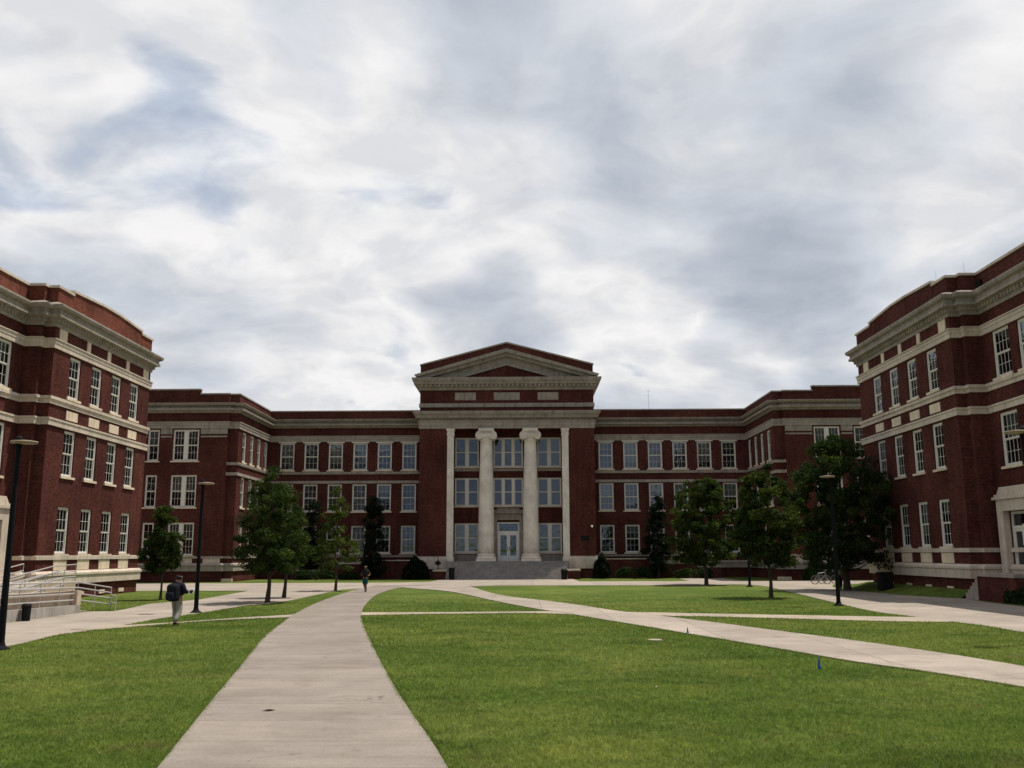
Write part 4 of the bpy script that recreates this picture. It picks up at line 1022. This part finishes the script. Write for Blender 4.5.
# person with a backpack, walking away and to the right, holding papers
J1 = dict(base, hb=(0,.05,1.52), hm=(.01,.075,1.595), ht=(.01,.07,1.675), face=(.2,.98,0),
    ell=(-.27,.03,1.13), wrl=(-.23,.22,1.02), pal=(-.20,.29,1.02), elr=(.26,.04,1.13), wrr=(.22,.29,1.13), par=(.20,.37,1.15),
    knl=(-.13,.14,.50), anl=(-.14,.12,.09), tol=(-.15,.27,.05), knr=(.13,-.02,.48), anr=(.14,-.24,.13), tor=(.15,-.10,.05))
HX, HY, HR = -11.85, 32.35, math.radians(-16)
person(HX, HY, HR, J1, 'person in dark top and pale trousers walking away with a backpack and papers', 'skin', 'navy', 'khaki')
def at_person(px, py, rz, v): return (px+v[0]*math.cos(rz)-v[1]*math.sin(rz), py+v[0]*math.sin(rz)+v[1]*math.cos(rz), v[2])
def rounded(name, mat, size, parent, loc, rz, rx=0.0, bev=.05):
    b = MB(); a, c, d = size; b.box(-a/2,a/2,-c/2,c/2,-d/2,d/2); me = b.mesh(name, mat)
    o = bpy.data.objects.new(name, me); C.objects.link(o)
    if parent is None: attach(o, None, loc, rz)
    else: o.parent = parent; o.location = loc; o.rotation_euler = (rx,0,rz)
    md = o.modifiers.new('bevel', 'BEVEL'); md.width = bev; md.segments = 3
    return o
bp = thing('backpack', at_person(HX,HY,HR,(0,-.16,1.16)), 'dark bulging backpack on the back of the walking person', 'backpack'); bp.rotation_euler = (0,0,HR)
rounded('body', 'darkcloth', (.40,.34,.60), bp, (0,-.07,-.04), 0, .06, .13); rounded('pocket', 'navy', (.30,.16,.28), bp, (0,-.24,-.16), 0, .06, .07)
for s in (-1, 1):
    b = MB(); b.poly([(s*.13,.08,.2),(s*.14,.2,.26),(s*.14,.36,.16),(s*.15,.34,-.08),(s*.15,.1,-.22)], [.02]*5, 6)
    o = bpy.data.objects.new('strap', b.mesh('strap', 'redstrap' if s == 1 else 'darkcloth')); C.objects.link(o); o.parent = bp
pp = thing('folder', at_person(HX,HY,HR,(.17,.46,1.13)), 'white sheaf of papers with a dark patch held in front by the walking person', 'papers'); pp.rotation_euler = (0,0,HR)
rounded('paper', 'paper', (.24,.02,.22), pp, (0.02,.02,.02), 0, -.5, .006); rounded('dark_cover', 'black', (.15,.015,.13), pp, (.06,.0,-.01), 0, -.5, .006)
# jogger far down the path, coming towards the camera
J2 = dict(base, face=(0,1,0), ell=(-.25,-.12,1.15), wrl=(-.22,.08,1.05), pal=(-.2,.15,1.08), elr=(.25,-.04,1.14), wrr=(.22,.16,1.08), par=(.2,.24,1.1),
    knl=(-.08,.16,.50), anl=(-.08,.10,.09), tol=(-.08,.24,.05), knr=(.07,.03,.49), anr=(.06,-.22,.17), tor=(.06,-.11,.07))
person(-9.9, 59.3, math.radians(172), J2, 'person in dark top and teal shorts coming down the main path', 'skindark', 'darkcloth', 'teal', shorts=True, sleeves='short', scale=.97)
J3 = dict(base, face=(0,1,0), ell=(-.24,-.03,1.12), wrl=(-.23,.06,.90), pal=(-.23,.09,.82), elr=(.24,.0,1.12), wrr=(.23,.10,.90), par=(.23,.13,.82),
    knl=(-.09,.10,.50), anl=(-.09,.12,.09), tol=(-.09,.27,.05), knr=(.09,.0,.49), anr=(.09,-.14,.1), tor=(.09,.0,.05))
person(20.35, 61.0, math.radians(-35), J3, 'person in pale shirt and dark trousers in shade behind the right lamp post', 'skin', 'palecloth', 'darkcloth', sleeves='short')

# ------------------------------------------------------------------ bicycles
def bicycle(x, y, rz, label, mat):
    r = thing('bicycle', (x,y,0), label, 'bicycle', 'bicycles parked by the right pavilion'); r.rotation_euler = (0,0,rz)
    def part(name, mb_, mt_, par=r):
        o = bpy.data.objects.new(name, mb_.mesh(name, mt_)); C.objects.link(o); o.parent = par; return o
    for wx_ in (-.52, .52):
        b = MB(); n = 24; pts = [(wx_+.33*math.cos(2*PI*k/n),0,.35+.33*math.sin(2*PI*k/n)) for k in range(n+1)]; b.poly(pts, [.02]*(n+1), 6); w_ = part('wheel', b, 'rubber')
        b = MB(); pts = [(wx_+.30*math.cos(2*PI*k/n),0,.35+.30*math.sin(2*PI*k/n)) for k in range(n+1)]; b.poly(pts, [.013]*(n+1), 5)
        for k in range(12): b.tube((wx_,0,.35),(wx_+.30*math.cos(2*PI*k/12),0,.35+.30*math.sin(2*PI*k/12)),.004,.004,4)
        part('rim', b, 'steel', w_)
    b = MB(); bb = (-.05,0,.32); st = (-.2,0,.82); hd = (.38,0,.88); hl = (.41,0,.72)
    for p, q in ((bb,st),(st,hd),(bb,hl),(hd,hl),(hl,(.52,0,.35)),(bb,(-.52,0,.35)),(st,(-.52,0,.35))): b.tube(p, q, .018, .018, 7)
    part('frame', b, mat)
    b = MB(); b.tube((-.2,0,.82),(-.23,0,.96),.014,.014,6); b.box(-.37,-.12,-.07,.07,.96,1.0); part('saddle', b, 'black')
    b = MB(); b.tube((.38,0,.88),(.36,0,1.02),.014,.014,6); b.tube((.36,-.28,1.04),(.36,.28,1.04),.014,.014,6); part('handlebar', b, 'steel')
    b = MB(); b.lathe(0,0,[(.09,-.01),(.09,.01)],14); b.v = [(v_[0]-.05, v_[2], v_[1]+.32) for v_ in b.v]; b.tube((-.05,-.08,.32),(.06,-.08,.2),.01,.01,5); b.tube((-.05,.08,.32),(-.16,.08,.44),.01,.01,5); part('crank', b, 'steel')
bicycle(22.3, 71.0, .25, 'silver wheeled bicycle nearest the right lamp post', 'steel')
bicycle(23.3, 72.4, .1, 'dark bicycle parked behind the silver wheeled one', 'darkcloth')

# ------------------------------------------------------------------ light
el, az = math.radians(69), math.radians(62)     # azimuth from +Y towards +X
sd = Vector((math.sin(az)*math.cos(el), math.cos(az)*math.cos(el), math.sin(el)))
sun = bpy.data.lights.new('sun', 'SUN'); sun.energy = 4.9; sun.angle = math.radians(.6); sun.color = (1.0, .94, .84)
so = bpy.data.objects.new('sun', sun); C.objects.link(so); so.rotation_euler = (-sd).to_track_quat('-Z', 'Y').to_euler(); so.location = (0,0,60)
w = bpy.data.worlds.new('World'); S.world = w; w.use_nodes = True
for n_ in list(w.node_tree.nodes): w.node_tree.nodes.remove(n_)
t = NT(w.node_tree)
sky = t.node('ShaderNodeTexSky'); sky.sky_type = 'NISHITA'; sky.sun_disc = False; sky.sun_elevation = el; sky.sun_rotation = az; sky.air_density = 1.0; sky.dust_density = 2.0
tc = t.node('ShaderNodeTexCoord').outputs['Generated']
sx = t.node('ShaderNodeSeparateXYZ', {0: tc})
zz_ = t.math('ADD', t.math('ABSOLUTE', sx.outputs[2]), .24)
pv = t.node('ShaderNodeCombineXYZ', {0: t.math('MULTIPLY', t.math('DIVIDE', sx.outputs[0], zz_), -1.0), 1: t.math('DIVIDE', sx.outputs[1], zz_), 2: 0.37}).outputs[0]
pv = t.node('ShaderNodeMapping', {0: pv, 1: (18.1, 19.8, 0)}).outputs[0]
wrp = t.node('ShaderNodeTexNoise', {'Vector': pv, 'Scale': 1.9, 'Detail': 3.0, 'Roughness': .5}).outputs[1]
wrp = t.node('ShaderNodeVectorMath', {0: wrp, 1: (.5, .5, .5)}, operation='SUBTRACT').outputs[0]
pvw = t.node('ShaderNodeVectorMath', {0: pv, 1: t.node('ShaderNodeVectorMath', {0: wrp, 3: .32}, operation='SCALE').outputs[0]}, operation='ADD').outputs[0]
nA = t.noise(pvw, 1.5, 11, .50); nB = t.noise(pvw, 5.2, 9, .55); nC = t.noise(pv, .62, 3, .5)
vor = t.node('ShaderNodeTexVoronoi', {'Vector': pvw, 'Scale': 2.4, 'Detail': 1.0, 'Roughness': .5}, feature='F1').outputs[0]
d = t.math('ADD', t.math('ADD', t.math('MULTIPLY', nA, .62), t.math('MULTIPLY', nC, .26)), t.math('MULTIPLY', nB, .08))
d = t.math('ADD', d, t.math('MULTIPLY', t.math('SUBTRACT', .90, vor), .14))
# thin edges of the cloud are bright, thick middles grey, gaps show the blue
cl = t.ramp(d, [(.36, (4.6, 5.4, 6.6)), (.425, (5.6, 6.2, 7.2)), (.465, (8.2, 8.25, 8.4)), (.51, (8.5, 8.45, 8.5)), (.545, (6.9, 7.1, 7.5)), (.60, (5.4, 5.85, 6.55)), (.68, (4.2, 4.65, 5.35))])
sh = t.ramp(nB, [(.40, (.88, .89, .91)), (.5, (1, 1, 1)), (.60, (1.1, 1.09, 1.08))])
cl = t.mix(1.0, cl, sh, 'MULTIPLY')
gap = t.ramp(d, [(.36, (.2, .2, .2)), (.46, (0, 0, 0))])
col = t.mix(gap, cl, sky.outputs[0])
front = t.ramp(t.math('ADD', t.math('MULTIPLY', sx.outputs[1], .5), .5), [(.2, (.60, .62, .67)), (.62, (1, 1, 1))])  # dims the unseen sky behind the camera to cut fill light on facades
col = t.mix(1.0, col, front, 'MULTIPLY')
bg = t.node('ShaderNodeBackground', {0: col, 1: .1}); ow = t.node('ShaderNodeOutputWorld'); t.l.new(bg.outputs[0], ow.inputs[0])

S.render.engine = 'CYCLES'
S.view_settings.view_transform = 'Standard'; S.view_settings.look = 'None'; S.view_settings.exposure = 0; S.view_settings.gamma = 1
S.render.resolution_x = 1024; S.render.resolution_y = 768
